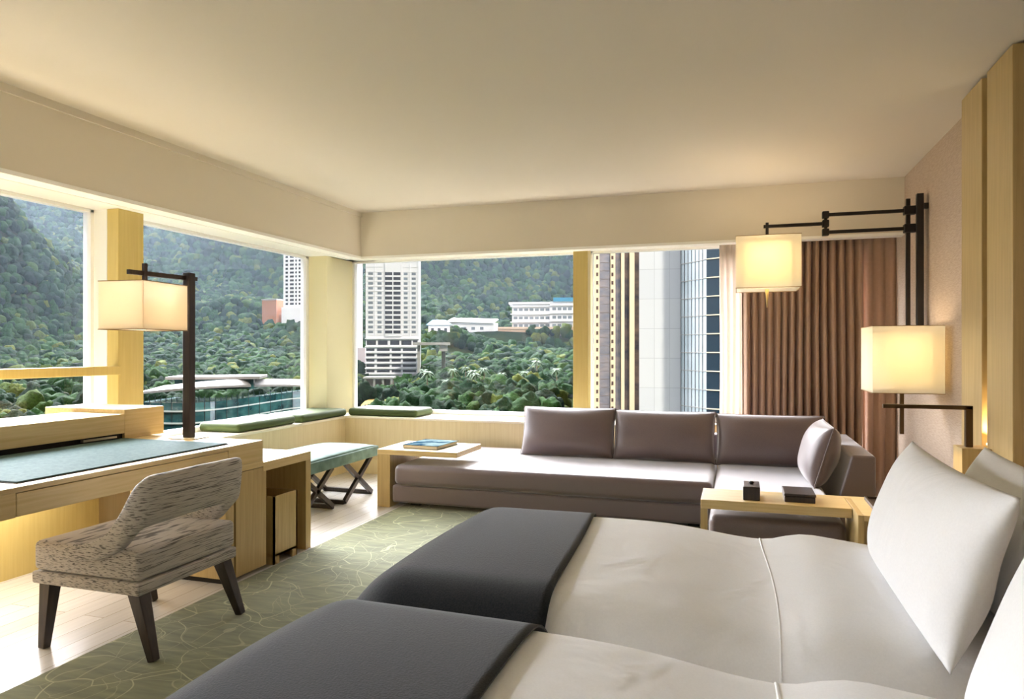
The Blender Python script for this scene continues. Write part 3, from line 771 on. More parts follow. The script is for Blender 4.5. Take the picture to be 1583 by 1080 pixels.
def make_bed(y0, y1, where, base):
    b = thing('bed', 'bed with a white duvet, ' + where, 'bed', (0.1, (y0 + y1) / 2, 0))
    obj('bed_base', box_bm(BX0 + 0.06, BX1, y0 + 0.03, y1 - 0.03, 0.012, 0.28), mat('bed_base_cloth', srgb(90, 80, 72), 0.8), b)
    obj('mattress', box_bm(BX0 + 0.05, BX1, y0 + 0.03, y1 - 0.03, 0.282, base - 0.13, bev=0.03, seg=3), LINEN, b)
    obj('duvet', sheet(y0, y1, BX0, BX1, base, 0.0, 0.22), LINEN, b, smooth=True)
    bm = bmesh.new()
    pts = []
    for k in range(31):
        Y = y0 + 0.02 + (y1 - y0 - 0.04) * k / 30
        X = 0.088 + 0.012 * math.sin(2.4 * (Y - y0) / (y1 - y0) * 2 + 0.5)
        pts.append((X, Y, bed_height(X, Y, y0, y1, base) - 0.0005))
    bm_tube(bm, pts, 0.0038, 6)
    obj('duvet_seam', bm, LINEN, b, smooth=True)
    def xe(Y):
        v = (Y - y0) / (y1 - y0)
        if y0 < 1: return 0.03 * v + 0.01 * math.sin(5 * v)
        return 0.075 * (1 - v) ** 2 + 0.035 * math.sin(PI * v)
    t = obj('bed_throw', sheet(y0 - 0.004, y1 + 0.004, BX0 - 0.006, (-0.535 if y0 > 1 else -0.45), base, 0.008, 0.26, nx=36, xedge=xe), THROW, smooth=True)
    s = t.modifiers.new('solid', 'SOLIDIFY'); s.thickness = 0.006; s.offset = 1
    tag(t, 'charcoal wool throw across the foot of the ' + ('bed nearer the sofa' if y0 > 1.4 else 'bed nearest the camera'), 'throw', 'bed throws')
    return b
make_bed(1.69, 2.80, 'the one nearer the sofa', 0.625)
make_bed(0.56, 1.655, 'the one nearest the camera', 0.63)

hb = thing('headboard', 'low oak headboard behind the pillows', 'headboard', (1.24, 2.1, 0))
obj('panel', box_bm(1.20, 1.36, 0.2, 3.73, 0.012, 0.69), OAK_Y, hb)
obj('ledge', box_bm(1.195, 1.418, 0.2, 3.733, 0.69, 0.715, bev=0.003), OAK_Y, hb)

def pillow(bot_mid, top_mid, wid, t, label, seed, yaw=0.0):
    up = Vector(top_mid) - Vector(bot_mid); mid = (Vector(top_mid) + Vector(bot_mid)) / 2
    ex = Vector((math.sin(yaw), math.cos(yaw), 0))
    M = basis(mid, ex, up)
    bm = cushion_bm(wid, up.length, t, flat=0.55, n=26, pinch=0.07, wob=0.010, seed=seed)
    M0 = M.copy(); M0.translation = Vector((0, 0, 0)); place(bm, M0)
    o = obj('pillow', bm, LINEN, smooth=True); o.location = mid
    return tag(o, label, 'pillow', 'white bed pillows')
pillow((0.42, 2.12, 0.605), (0.545, 2.14, 0.98), 0.93, 0.19, 'front white pillow on the bed nearer the sofa', 1)
pillow((0.62, 2.16, 0.60), (0.76, 2.20, 0.965), 0.90, 0.18, 'rear white pillow on the bed nearer the sofa, mostly hidden', 2)
pillow((0.40, 1.05, 0.605), (0.55, 1.04, 1.0), 0.93, 0.19, 'white pillow on the bed nearest the camera', 3)

#OUTDOORS
# ------------------------------------------------------------------ outdoors: a wooded valley seen from a high floor
FW = Vector((-math.sin(YAW), math.cos(YAW), 0)); RT = Vector((math.cos(YAW), math.sin(YAW), 0))
def SW(s, w, z=0.0): return FW * w + RT * s + Vector((0, 0, z))     # valley axes: w up the valley, s across it
_w = [0, 90, 130, 180, 240, 300, 360, 420, 480, 600, 750, 900, 1050, 1250]
_z = [-42, -30, -21, -16, -12.5, -8.5, -2, 11, 25, 62, 120, 195, 262, 320]
def vn(x, y, sc, seed=0.0): return noise.noise(Vector((x / sc + seed, y / sc - seed, seed * 1.7)))
def ground(s, w):
    z = float(np.interp(w, _w, _z))
    k = min(1.0, max(0.0, (w - 330) / 450.0))
    rid = 1 - 2 * abs(vn(s + 0.35 * w, w, 170, 3.1)); rid2 = 1 - 2 * abs(vn(s - 0.2 * w, w, 75, 9.2))
    z += k * (78 * (rid - 0.45) + 30 * (rid2 - 0.4)) + (1 - k) * 3.0 * vn(s, w, 60, 5)
    z += 128 * math.exp(-((s + 330) / 60) ** 2 - ((w - 372) / 75) ** 2)              # bright spur on the left
    z += 11 * math.exp(-((s + 34) / 22) ** 2 - ((w - 352) / 22) ** 2)
    z -= 7 * math.exp(-((s + 46) / 16) ** 2 - ((w - 255) / 42) ** 2)                  # gully below the white tower
    z -= 6 * math.exp(-((s + 125) / 45) ** 2 - ((w - 395) / 40) ** 2)
    # level terrace under the long white building
    f = smooth01((70 - abs(s - 40)) / 22) * smooth01((34 - abs(w - 420)) / 12)
    z = z * (1 - f) + 12.0 * f
    return z
GROUND = mat('hill_soil', srgb(44, 52, 30), 1.0, 0.0)
noise_col(GROUND, srgb(22, 34, 16), srgb(44, 48, 26), (0.05, 0.05, 0.05), 1.0, 6, 0.35, 0.7)
bm = bmesh.new(); NS, NW = 150, 120; gv = []
wg = [40 + 1210 * (k / NW) ** 1.5 for k in range(NW + 1)]
for w in wg:
    row = []
    for i in range(NS + 1):
        s = (-1.15 + 1.75 * i / NS) * (w + 60)
        row.append(bm.verts.new(SW(s, w, ground(s, w))))
    gv.append(row)
for a, b in zip(gv, gv[1:]):
    for i in range(NS): bm.faces.new((a[i], a[i + 1], b[i + 1], b[i]))
hill = obj('hill', bm, GROUND, smooth=True); tag(hill, 'steep valley side outside the windows under the forest', None, None, 'structure')

LEAF = mat('tree_foliage', srgb(50, 70, 34), 0.9, 0.1)
gi = nn(LEAF, 'ShaderNodeNewGeometry'); oi = nn(LEAF, 'ShaderNodeObjectInfo')
ad = nn(LEAF, 'ShaderNodeMath'); ad.operation = 'ADD'; ln(LEAF, gi.outputs['Random Per Island'], ad.inputs[0]); ln(LEAF, oi.outputs['Random'], ad.inputs[1])
fr = nn(LEAF, 'ShaderNodeMath'); fr.operation = 'FRACT'; ln(LEAF, ad.outputs[0], fr.inputs[0])
r1 = nn(LEAF, 'ShaderNodeValToRGB'); r1.color_ramp.elements[0].color = srgb(10, 32, 16); r1.color_ramp.elements[1].color = srgb(78, 86, 28)
e = r1.color_ramp.elements.new(0.45); e.color = srgb(19, 48, 21); e = r1.color_ramp.elements.new(0.86); e.color = srgb(38, 68, 26)
ln(LEAF, fr.outputs[0], r1.inputs['Fac'])
n1 = nn(LEAF, 'ShaderNodeTexNoise'); n1.inputs['Scale'].default_value = 1.5; n1.inputs['Detail'].default_value = 5; n1.inputs['Roughness'].default_value = 0.7
gp = nn(LEAF, 'ShaderNodeNewGeometry'); ln(LEAF, gp.outputs['Position'], n1.inputs['Vector'])
n2 = nn(LEAF, 'ShaderNodeMapRange'); n2.inputs['From Min'].default_value = 0.3; n2.inputs['From Max'].default_value = 0.7; n2.inputs['To Min'].default_value = 0.45; n2.inputs['To Max'].default_value = 1.4
ln(LEAF, n1.outputs['Fac'], n2.inputs['Value'])
mm = nn(LEAF, 'ShaderNodeMixRGB'); mm.blend_type = 'MULTIPLY'; mm.inputs['Fac'].default_value = 1.0
ln(LEAF, r1.outputs['Color'], mm.inputs['Color1']); ln(LEAF, n2.outputs['Result'], mm.inputs['Color2'])
ln(LEAF, mm.outputs['Color'], bsdf(LEAF).inputs['Base Color'])
bp = nn(LEAF, 'ShaderNodeBump'); bp.inputs['Strength'].default_value = 1.0; bp.inputs['Distance'].default_value = 0.9
ln(LEAF, n1.outputs['Fac'], bp.inputs['Height']); ln(LEAF, bp.outputs['Normal'], bsdf(LEAF).inputs['Normal'])

def crown_arrays(sub, seed, amp=0.34):
    bm = bmesh.new(); bmesh.ops.create_icosphere(bm, subdivisions=sub, radius=1.0)
    for v in bm.verts:
        n = v.co.normalized()
        d = 1 + amp * noise.noise(n * 1.6 + Vector((seed, 0, 0))) * 1.6 + amp * 0.9 * abs(noise.noise(n * 3.6 + Vector((0, seed, 0))))
        v.co = Vector((n.x * d, n.y * d, n.z * d * 0.85))
    bm.verts.ensure_lookup_table()
    V = np.array([v.co[:] for v in bm.verts], dtype=np.float32); Fc = np.array([[v.index for v in f.verts] for f in bm.faces], dtype=np.int32)
    bm.free(); return V, Fc
CR2 = [crown_arrays(3, 1.7 * k + 0.3) for k in range(6)]
CR1 = [crown_arrays(2, 2.3 * k + 5.3, 0.34) for k in range(5)]

# keep-clear patches: (s, w, radius_s, radius_w)
CLEAR = [(-128, 424, 13, 9), (-146, 427, 6, 6), (-49, 285, 14, 15), (-78, 300, 9, 10), (-43, 190, 7, 26), (28, 412, 52, 15), (60, 412, 30, 15), (-26, 330, 9, 8), (-33, 273, 12, 3), (-14, 392, 22, 12), (-45, 112, 26, 24)]
def blocked(s, w):
    for a, b, c, d in CLEAR:
        if abs(s - a) < c and abs(w - b) < d: return True
    return s > 12 and w < 215
rnd = random.Random(11); trees = []
w = 125.0
while w < 1150:
    r = 1.95 + 0.0010 * w
    s = -0.92 * w - 20; smax = 0.34 * w + 20
    while s < smax:
        ss = s + rnd.uniform(-.5, .5) * r; ww = w + rnd.uniform(-.5, .5) * r
        if not blocked(ss, ww):
            trees.append((ss, ww, r * rnd.uniform(0.72, 1.35)))
        s += 1.5 * r
    w += 1.45 * r
def visible_size(t):
    s, w, r = t
    px = 791.5 + 1087 * s / w
    if not (-20 < px < 900): return 0
    y = 540 - 1087 * (ground(s, w) + r - 1.28) / w
    return r / w if (300 < y < 650) else 0
trees.sort(key=visible_size, reverse=True)
near, rest = trees[:290], trees[290:]
def tree_mesh(k):
    V, Fc = CR2[k]
    bm = bmesh.new(); vs = [bm.verts.new(Vector((float(v[0]), float(v[1]), float(v[2]) + 0.75))) for v in V]
    for f in Fc: bm.faces.new([vs[i] for i in f])
    bm_tube(bm, [(0, 0, -0.9), (0, 0, 0.1)], [0.16, 0.1], 6)
    return bm
protos = [obj('tree', tree_mesh(k), LEAF, smooth=True) for k in range(6)]
for i, (s, w, r) in enumerate(near):
    o = protos[i] if i < 6 else protos[i % 6].copy()
    if i >= 6: COL.objects.link(o)
    o.location = SW(s, w, ground(s, w) + 0.15 * r)
    o.scale = (r * rnd.uniform(.95, 1.1), r * rnd.uniform(.95, 1.1), r * rnd.uniform(1.0, 1.6)); o.rotation_euler = (0, 0, rnd.uniform(0, 6.28))
    px = 791.5 + 1087 * s / w
    zone = 'behind the desk' if px < 160 else 'behind the desk lamp' if px < 510 else 'behind the sofa'
    tag(o, 'green broadleaf tree on the near slope, in the window ' + zone, 'tree', 'near slope trees in the window ' + zone)
AV = []; AF = []; off = 0
for (s, w, r) in rest:
    V, Fc = (CR2[rnd.randrange(6)] if w < 260 else CR1[rnd.randrange(5)])
    a = rnd.uniform(0, 6.28); c_, s_ = math.cos(a), math.sin(a)
    hz = r * rnd.uniform(1.0, 1.7)
    P_ = SW(s, w, ground(s, w) + 0.75 * r)
    X = np.empty_like(V)
    X[:, 0] = (V[:, 0] * c_ - V[:, 1] * s_) * r + P_.x; X[:, 1] = (V[:, 0] * s_ + V[:, 1] * c_) * r + P_.y; X[:, 2] = V[:, 2] * hz + P_.z
    AV.append(X); AF.append(Fc + off); off += len(V)
AV = np.concatenate(AV); AF = np.concatenate(AF)
me = bpy.data.meshes.new('forest'); me.vertices.add(len(AV)); me.vertices.foreach_set('co', AV.ravel())
me.loops.add(AF.size); me.loops.foreach_set('vertex_index', AF.ravel().astype(np.int32))
me.polygons.add(len(AF)); me.polygons.foreach_set('loop_start', np.arange(0, AF.size, 3, dtype=np.int32)); me.polygons.foreach_set('loop_total', np.full(len(AF), 3, dtype=np.int32))
me.polygons.foreach_set('use_smooth', np.ones(len(AF), dtype=bool))
me.update(); me.validate(); me.materials.append(LEAF)
fo = bpy.data.objects.new('forest', me); COL.objects.link(fo)
tag(fo, 'dense green forest covering the hillside beyond the windows', 'forest', None, 'stuff')
print('trees', len(trees), 'verts', len(AV))

# palms
PALM = mat('palm_fronds', srgb(74, 96, 66), 0.6, 0.3)
def palm_root(s, w, hgt, label):
    z = ground(s, w); P_ = SW(s, w, z)
    p = thing('palm_tree', label, 'palm tree', P_, 'palms on the slope')
    bm = bmesh.new(); bm_tube(bm, [P_, P_ + Vector((0.2, 0, hgt * .5)), P_ + Vector((0, 0, hgt))], [0.28, 0.2, 0.16], 6)
    obj('trunk', bm, mat('palm_trunk', srgb(110, 100, 80), 0.9), p)
    bm = bmesh.new(); top = P_ + Vector((0, 0, hgt))
    for k in range(16):
        a = k * 2.4; el = 0.9 - 0.09 * k; L_ = 2.1
        prev = None
        for q in range(6):
            t = q / 5; x = L_ * t; zz = L_ * (math.sin(el) * t - 0.75 * t * t)
            c = top + Vector((math.cos(a) * x * math.cos(el * .6), math.sin(a) * x * math.cos(el * .6), zz)); wd = 0.34 * math.sin(PI * min(1, t * .85 + .12))
            sd = Vector((-math.sin(a), math.cos(a), 0)) * wd
            cur = (bm.verts.new(c - sd - Vector((0, 0, wd * .5))), bm.verts.new(c), bm.verts.new(c + sd - Vector((0, 0, wd * .5))))
            if prev:
                bm.faces.new((prev[0], prev[1], cur[1], cur[0])); bm.faces.new((prev[1], prev[2], cur[2], cur[1]))
            prev = cur
    obj('fronds', bm, PALM, p)
    return p
palm0 = palm_root(-12, 215, 8, 'pale green palm rising above the trees on the slope')
for (px, wq) in ((661, 205), (700, 222), (736, 210), (748, 228), (690, 200), (776, 215), (655, 235), (830, 240), (720, 240), (812, 214), (860, 225)):
    s = (px - 791.5) / 1087 * wq
    q = copy_tree(palm0); q.location = SW(s, wq, ground(s, wq) + 0.3); q.rotation_euler = (0, 0, rnd.uniform(0, 6)); q.scale = [rnd.uniform(.8, 1.15)] * 3

# ------------------------------------------------------------------ buildings of the valley
TOWERW = mat('tower_white_render', srgb(224, 223, 226), 0.8, 0.2)
TOWERP = mat('tower_pale_pink_render', srgb(232, 214, 208), 0.8, 0.2)
WINDK = mat('dark_window_glass', srgb(62, 64, 74), 0.25, 0.6)
WINGY = mat('grey_window_glass', srgb(120, 128, 138), 0.25, 0.6)
PEACH = mat('peach_render', srgb(170, 122, 96), 0.85, 0.1)
BLUEROOF = mat('blue_roof', srgb(60, 140, 176), 0.6, 0.3)
CONCR = mat('pale_concrete', srgb(160, 158, 152), 0.85, 0.1)
PINKW = mat('pink_retaining_wall', srgb(196, 168, 146), 0.85, 0.1)
def frame_M(s, w, z, turn=0.0):
    """local x along the facade, -y towards the hotel, z up"""
    P_ = SW(s, w, z)
    return Matrix.Translation(P_) @ Matrix.Rotation(YAW + turn, 4, 'Z')
def wbox(M, *a, **k): return box_bm(*a, M=M, **k)
def windows(root, M, xs, zs, wid, hei, y, m, limit=100, side=None, nm='window'):
    """each pane block its own part, sharing one mesh; beyond the limit one stuff part"""
    off = WORLD[root.name]; n = 0; first = None; restb = bmesh.new(); over = False
    for z in zs:
        for xi, x in enumerate(xs):
            ww = wid[xi] if isinstance(wid, (list, tuple)) else wid
            key = 'w%.2f' % ww
            if n < limit:
                if first is None: first = {}
                if key not in first:
                    bm = bmesh.new()
                    if side: bm_box(bm, -0.06, 0.06, -ww / 2, ww / 2, -hei / 2, hei / 2)
                    else: bm_box(bm, -ww / 2, ww / 2, -0.06, 0.06, -hei / 2, hei / 2)
                    me = bpy.data.meshes.new('window'); bm.to_mesh(me); bm.free(); me.materials.append(m); first[key] = me
                o = bpy.data.objects.new(nm, first[key]); COL.objects.link(o); o.parent = root
                p = M @ (Vector((side, x, z)) if side else Vector((x, y, z)))
                o.location = p - off; o.rotation_euler = M.to_euler()
            else:
                over = True
                if side: bm_box(restb, side - 0.06, side + 0.06, x - ww / 2, x + ww / 2, z - hei / 2, z + hei / 2, M=M)
                else: bm_box(restb, x - ww / 2, x + ww / 2, y - 0.06, y + 0.06, z - hei / 2, z + hei / 2, M=M)
            n += 1
    if over: tag(obj('windows', restb, m, root), kind='stuff')
    else: restb.free()

# big white tower right of the corner
M = frame_M(-48.5, 280, 0, math.radians(4))
tb = thing('apartment_tower', 'tall white apartment tower with a window grid, right of the corner pier', 'building', M.translation)
obj('shaft', wbox(M, -9.6, 11.2, 0, 16, -16, 70), TOWERW, tb)
bm = bmesh.new()
FH = 1.93
for k in range(32):
    z = 7.2 + FH * k
    if z > 68: break
    for a, b in ((-9.5, 11.1),): bm_box(bm, a, b, -0.16, 0, z - 0.16, z + 0.02, M=M)
for x in (-9.5, -6.0, -2.2, 1.1, 4.5, 7.8, 11.0): bm_box(bm, x - 0.12, x + 0.12, -0.3, 0, 6.5, 70, M=M)
bm_box(bm, -2.0, 4.3, -0.6, 0, 6.5, 70, M=M)
for z in (5.6, 2.4, 0.1, -2.0, -4.1, -6.2, -8.4): bm_box(bm, -9.9, 11.4, -0.7, 0, z - 0.22, z + 0.22, M=M)
obj('ribs', bm, TOWERW, tb)
zs = [8.25 + FH * k for k in range(0, 13)]
windows(tb, M, [-7.7, -4.2, 6.1, 9.3], zs, [1.9, 1.6, 1.5, 1.6], 0.95, -0.02, WINGY, 52)
windows(tb, M, [-0.55, 2.75], zs, [2.8, 2.8], 1.2, -0.62, WINDK, 26)
bm = bmesh.new()
for z, a, b in ((4.0, -9.2, -5.6), (4.0, -4.8, -1.0), (4.0, 0.0, 3.6), (4.0, 4.4, 8.4), (4.0, 9.0, 10.8)): bm_box(bm, a, b, -0.06, 0.05, z - 0.9, z + 0.9, M=M)
for z in (1.2, -0.95, -3.05, -5.15, -7.3):
    for a, b in ((-9.4, -6.2), (-5.2, -0.2), (0.6, 4.2), (5.0, 10.2)): bm_box(bm, a, b, -0.06, 0.05, z - 0.5, z + 0.5, M=M)
obj('podium_openings', bm, WINDK, tb)
windows(tb, M, [2.5, 6.0, 9.5, 13], zs, 1.5, 0.9, 0, WINGY, 52, side=-9.62)

# slim white tower in the left window
M = frame_M(-126.5, 420, 0, math.radians(-16))
ta = thing('apartment_tower', 'slim white apartment tower on the hill seen through the left window', 'building', M.translation)
obj('shaft', wbox(M, -10.8, 10.8, 0, 18, 24, 95), TOWERW, ta)
bm = bmesh.new()
for x in (-10.9, -7.6, -3.8, -1.7, 5.4, 8.2, 10.8): bm_box(bm, x - 0.3, x + 0.3, -0.5, 0, 26, 95, M=M)
obj('ribs', bm, TOWERW, ta)
obj('podium', wbox(M, -11.5, 12.5, -2, 18, 14, 26.5), TOWERW, ta)
zs = [28.6 + 2.35 * k for k in range(13)]
windows(ta, M, [-9.2, -5.7, -2.8, 1.8, 6.8, 9.5], zs, [1.6, 2.6, 1.1, 5.6, 1.6, 1.6], 1.2, -0.03, WINDK, 100)
M = frame_M(-146, 424, 0, math.radians(-16))
tp = thing('apartment_block', 'low peach block left of the slim white tower', 'building', M.translation)
obj('wall', wbox(M, -5.5, 4.5, 0, 12, 14, 31), PEACH, tp)
obj('roof', wbox(M, -5.8, 4.8, -0.3, 12.3, 31, 31.8), CONCR, tp)

# pale pink tower behind the corner
M = frame_M(-72, 300, 0, math.radians(3))
tc_ = thing('apartment_tower', 'pale pink apartment tower beside the corner pier', 'building', M.translation)
obj('shaft', wbox(M, -6.5, 6.0, 0, 14, 0, 80), TOWERP, tc_)
obj('podium', wbox(M, -8.0, 9.6, -1.5, 14, -14, 2), TOWERP, tc_)
windows(tc_, M, [1.4, 3.9], [5.5 + 2.2 * k for k in range(17)], 1.1, 1.1, -0.03, WINGY, 60)

# long white building with a blue roof on the terrace
M = frame_M(16, 408, 0, math.radians(-4))
hs = thing('hospital_building', 'long white three storey building with a blue roof on the hill', 'building', M.translation)
obj('wing', wbox(M, -16, 6, 0, 14, 12.5, 27.5), TOWERW, hs)
obj('wing', wbox(M, 6, 64, -1, 14, 12.5, 29), TOWERW, hs)
obj('roof', wbox(M, -18, 7, -1, 15, 27.6, 28.8), TOWERW, hs)
obj('roof', wbox(M, 8, 66, -2, 15, 29, 31.2), BLUEROOF, hs)
bm = bmesh.new()
for z in (17.2, 21.8, 26.3): bm_box(bm, -17, 6.0, -1.0, 0, z - .25, z + .25, M=M); bm_box(bm, 6, 65, -2.0, -1, z + .3, z + .9, M=M)
obj('balcony_slab', bm, TOWERW, hs)
xs = [-14 + 3.1 * k for k in range(7)]
windows(hs, M, xs, [15.2, 19.6, 24.4], 2.2, 1.5, -0.04, WINGY, 60)
xs = [8.5 + 3.0 * k for k in range(14)]
windows(hs, M, xs, [15.2, 19.9, 24.8], 2.2, 1.7, -1.04, WINGY, 60)
M2 = frame_M(-22, 398, 0, math.radians(-10))
an = thing('annex_building', 'low white annex with sloping roofs left of the long building', 'building', M2.translation)
bm = bmesh.new()
v = [bm.verts.new(M2 @ Vector(p)) for p in ((-15, -1, 17.5), (12, -1, 16.5), (12, 13, 19), (-15, 13, 20), (-15, -1, 16.9), (12, -1, 15.9), (12, 13, 18.4), (-15, 13, 19.4))]
for f in ((0, 1, 2, 3), (7, 6, 5, 4), (0, 4, 5, 1), (1, 5, 6, 2), (2, 6, 7, 3), (3, 7, 4, 0)): bm.faces.new([v[i] for i in f])
obj('roof', bm, TOWERW, an)
obj('wall', wbox(M2, -13.5, 12, 0, 12, 8, 16.5), TOWERW, an)
windows(an, M2, [-10, -5, 0, 5], [13.2], 2.0, 1.6, -0.04, WINGY)
M3 = frame_M(28, 394, 0, math.radians(-4))
rw = thing('retaining_wall', 'long pinkish retaining wall below the white building', 'wall', M3.translation)
bm = wbox(M3, -36, 55, 0, 1.5, 6, 12.8); obj('wall', bm, PINKW, rw)
obj('parapet', wbox(M3, -36, 55, -0.4, 1.9, 12.8, 14.0), mat('pink_parapet', srgb(216, 190, 168), 0.9, 0.1), rw)
windows(rw, M3, [-20 + 3.4 * k for k in range(22)], [9.6], 1.8, 1.6, -0.04, mat('brick_recess', srgb(150, 100, 76), 0.9, 0.1), nm='recess')
M4 = frame_M(-36, 345, 0, 0.1)
vh = thing('villa', 'small house with a bright blue roof among the trees', 'building', M4.translation)
obj('wall', wbox(M4, -5, 5.5, 0, 8, -6, 13.5), TOWERW, vh)
bm = bmesh.new()
v = [bm.verts.new(M4 @ Vector(p)) for p in ((-6, -1, 13.4), (6.5, -1, 13.4), (6.5, 9, 13.4), (-6, 9, 13.4), (-3, 4, 16.0), (3.5, 4, 16.0))]
for f in ((0, 1, 5, 4), (1, 2, 5), (2, 3, 4, 5), (3, 0, 4), (3, 2, 1, 0)): bm.faces.new([v[i] for i in f])
obj('roof', bm, BLUEROOF, vh)
windows(vh, M4, [-3, 0.2, 3.4], [11.0], 1.4, 1.6, -0.04, WINDK)
M5 = frame_M(-34, 272, 0, 0.05)
fd = thing('viaduct', 'flat pale concrete road deck beside the white tower', 'bridge', M5.translation)
obj('deck', wbox(M5, -4, 10, -4, 2, 3.0, 4.0), CONCR, fd)
obj('pier', wbox(M5, -2.5, -1.5, -1.5, 0.5, -10, 3.0), CONCR, fd)
obj('abutment', wbox(M5, 6.0, 9.0, -2.5, 1.0, 0.6, 3.0), CONCR, fd)
obj('abutment_foot', wbox(M5, 6.8, 8.2, -1.0, 1.0, -10, 0.6), mat('dark_stone', srgb(50, 56, 44), 0.9), fd)

# dirt clearing with the building site under the tower
DIRT = mat('yellow_dirt', srgb(130, 108, 62), 1.0, 0.0); noise_col(DIRT, srgb(108, 88, 48), srgb(150, 128, 80), (.3, .3, .3), 1.0, 5, 0.3, 0.7)
bm = bmesh.new(); rows = []
for j in range(15):
    w = 165 + 50 * j / 14; row = []
    hw = 3.8 * (0.7 + 0.5 * math.sin(PI * j / 14))
    for i in range(9):
        s = -0.192 * w + hw * (-1 + 2 * i / 8); row.append(bm.verts.new(SW(s, w, ground(s, w) + 2.2 + 0.3 * vn(s, w, 3))))
    rows.append(row)
for a, b in zip(rows, rows[1:]):
    for i in range(8): bm.faces.new((a[i], a[i + 1], b[i + 1], b[i]))
tag(obj('dirt_clearing', bm, DIRT), 'bare yellow dirt slope below the white tower', None, None, 'structure')
M6 = frame_M(-45, 238, 0, 0.0)
st = thing('site_building', 'small concrete structure above the yellow dirt slope', 'building', M6.translation)
for x in (-4.6, -1.6, 1.4, 4.2): obj('column', wbox(M6, x - .3, x + .3, -0.5, 0.5, -16, -8.5), CONCR, st)
obj('slab', wbox(M6, -5.2, 4.8, -1, 6, -12.4, -11.8), CONCR, st); obj('slab', wbox(M6, -5.2, 4.8, -1, 6, -8.6, -8.0), CONCR, st)
obj('wall', wbox(M6, -5, 4.5, 2.5, 3, -18, -8.6), mat('raw_concrete', srgb(120, 112, 104), 0.9), st)

# curved glass building with a pale overhanging roof
TEALG = mat('teal_facade_glass', srgb(24, 74, 84), 0.12, 0.7); noise_col(TEALG, srgb(16, 52, 64), srgb(60, 110, 112), (.35, .35, .6), 1.0, 3, 0.35, 0.7)
BAND = mat('facade_band', srgb(190, 200, 200), 0.5)
gb = thing('glass_building', 'low curved teal glass building with a pale oval roof', 'building', SW(-42, 112, -8))
def arc_pts(n=32):
    out = []
    for k in range(n + 1):
        px = 215 + (486 - 215) * k / n; t = k / n
        w = 96 + 26 * t - 11 * math.sin(PI * min(1, t * 1.15)) ** 1.0 * (1 - 0.2 * t)
        out.append(((px - 791.5) / 1087 * w, w))
    return out
AP = arc_pts()
def arc_wall(z0, z1, out, m, nm, z0b=None, depth=0.6):
    bm = bmesh.new(); R_ = []
    for i, (s, w) in enumerate(AP):
        ww = w - out
        zz0 = z0(i / 32) if callable(z0) else z0; zz1 = z1(i / 32) if callable(z1) else z1
        R_.append([bm.verts.new(SW(s, ww, zz0)), bm.verts.new(SW(s, ww, zz1)), bm.verts.new(SW(s, ww + depth, zz1)), bm.verts.new(SW(s, ww + depth, zz0))])
    for a, b in zip(R_, R_[1:]):
        for k in range(4): bm.faces.new((a[k], b[k], b[(k + 1) % 4], a[(k + 1) % 4]))
    bm.faces.new(R_[0]); bm.faces.new(R_[-1][::-1])
    return obj(nm, bm, m, gb)
arc_wall(-22, -5.9, 0, TEALG, 'glass_wall', depth=10)
for z in (-7.0, -8.6, -10.0, -11.4, -12.8): arc_wall(z - 0.10, z + 0.10, 0.35, BAND, 'floor_band')
MULL = mat('facade_mullion', srgb(30, 52, 56), 0.5)
bm = bmesh.new()
for i in range(0, 33, 2):
    s, w = AP[i]; bm_bar(bm, SW(s, w - 0.05, -21), SW(s, w - 0.05, -5.9), 0.10, 0.12)
obj('mullions', bm, MULL, gb)
bm = bmesh.new()
for i in range(1, 33, 1):
    s, w = AP[i]; bm_bar(bm, SW(s, w - 0.1, -5.9), SW(s, w - 0.1, -5.15), 0.09, 0.09)
obj('roof_posts', bm, MULL, gb)
ROOFW = mat('pale_roof_metal', srgb(140, 136, 132), 0.6, 0.3)
bm = bmesh.new(); ft = []; 
for i, (s, w) in enumerate(AP):
    t = i / 32; zr = -5.15 + 1.15 * math.sin(PI * min(1, 0.12 + t * 0.9)) ** 1.2
    o_ = 1.8 * (math.sin(PI * t) ** .5 if 0 < t < 1 else 0) 
    ft.append([bm.verts.new(SW(s, w - o_, zr - 0.0)), bm.verts.new(SW(s, w - o_, zr + 0.3)), bm.verts.new(SW(s * 0.99, w + 6, zr + 0.9)), bm.verts.new(SW(s * 0.98, w + 14, zr + 0.2)), bm.verts.new(SW(s * 0.98, w + 14, zr - 0.2))])
for a, b in zip(ft, ft[1:]):
    for k in range(5): bm.faces.new((a[k], b[k], b[(k + 1) % 5], a[(k + 1) % 5]))
bm.faces.new(ft[0]); bm.faces.new(ft[-1][::-1])
obj('roof', bm, ROOFW, gb)
Mh = frame_M(-44, 104, 0, 0.2)
obj('rooftop_house', wbox(Mh, -5.5, 5.5, 0, 6, -4.6, -3.1), TEALG, gb)
obj('upper_roof', wbox(Mh, -6.5, 6.5, -1, 7, -3.1, -2.7), ROOFW, gb)
obj('end_wall', wbox(frame_M(AP[-1][0] + .3, AP[-1][1], 0, 0), -0.25, 0.45, -0.6, 10, -22, -4.9), CONCR, gb)

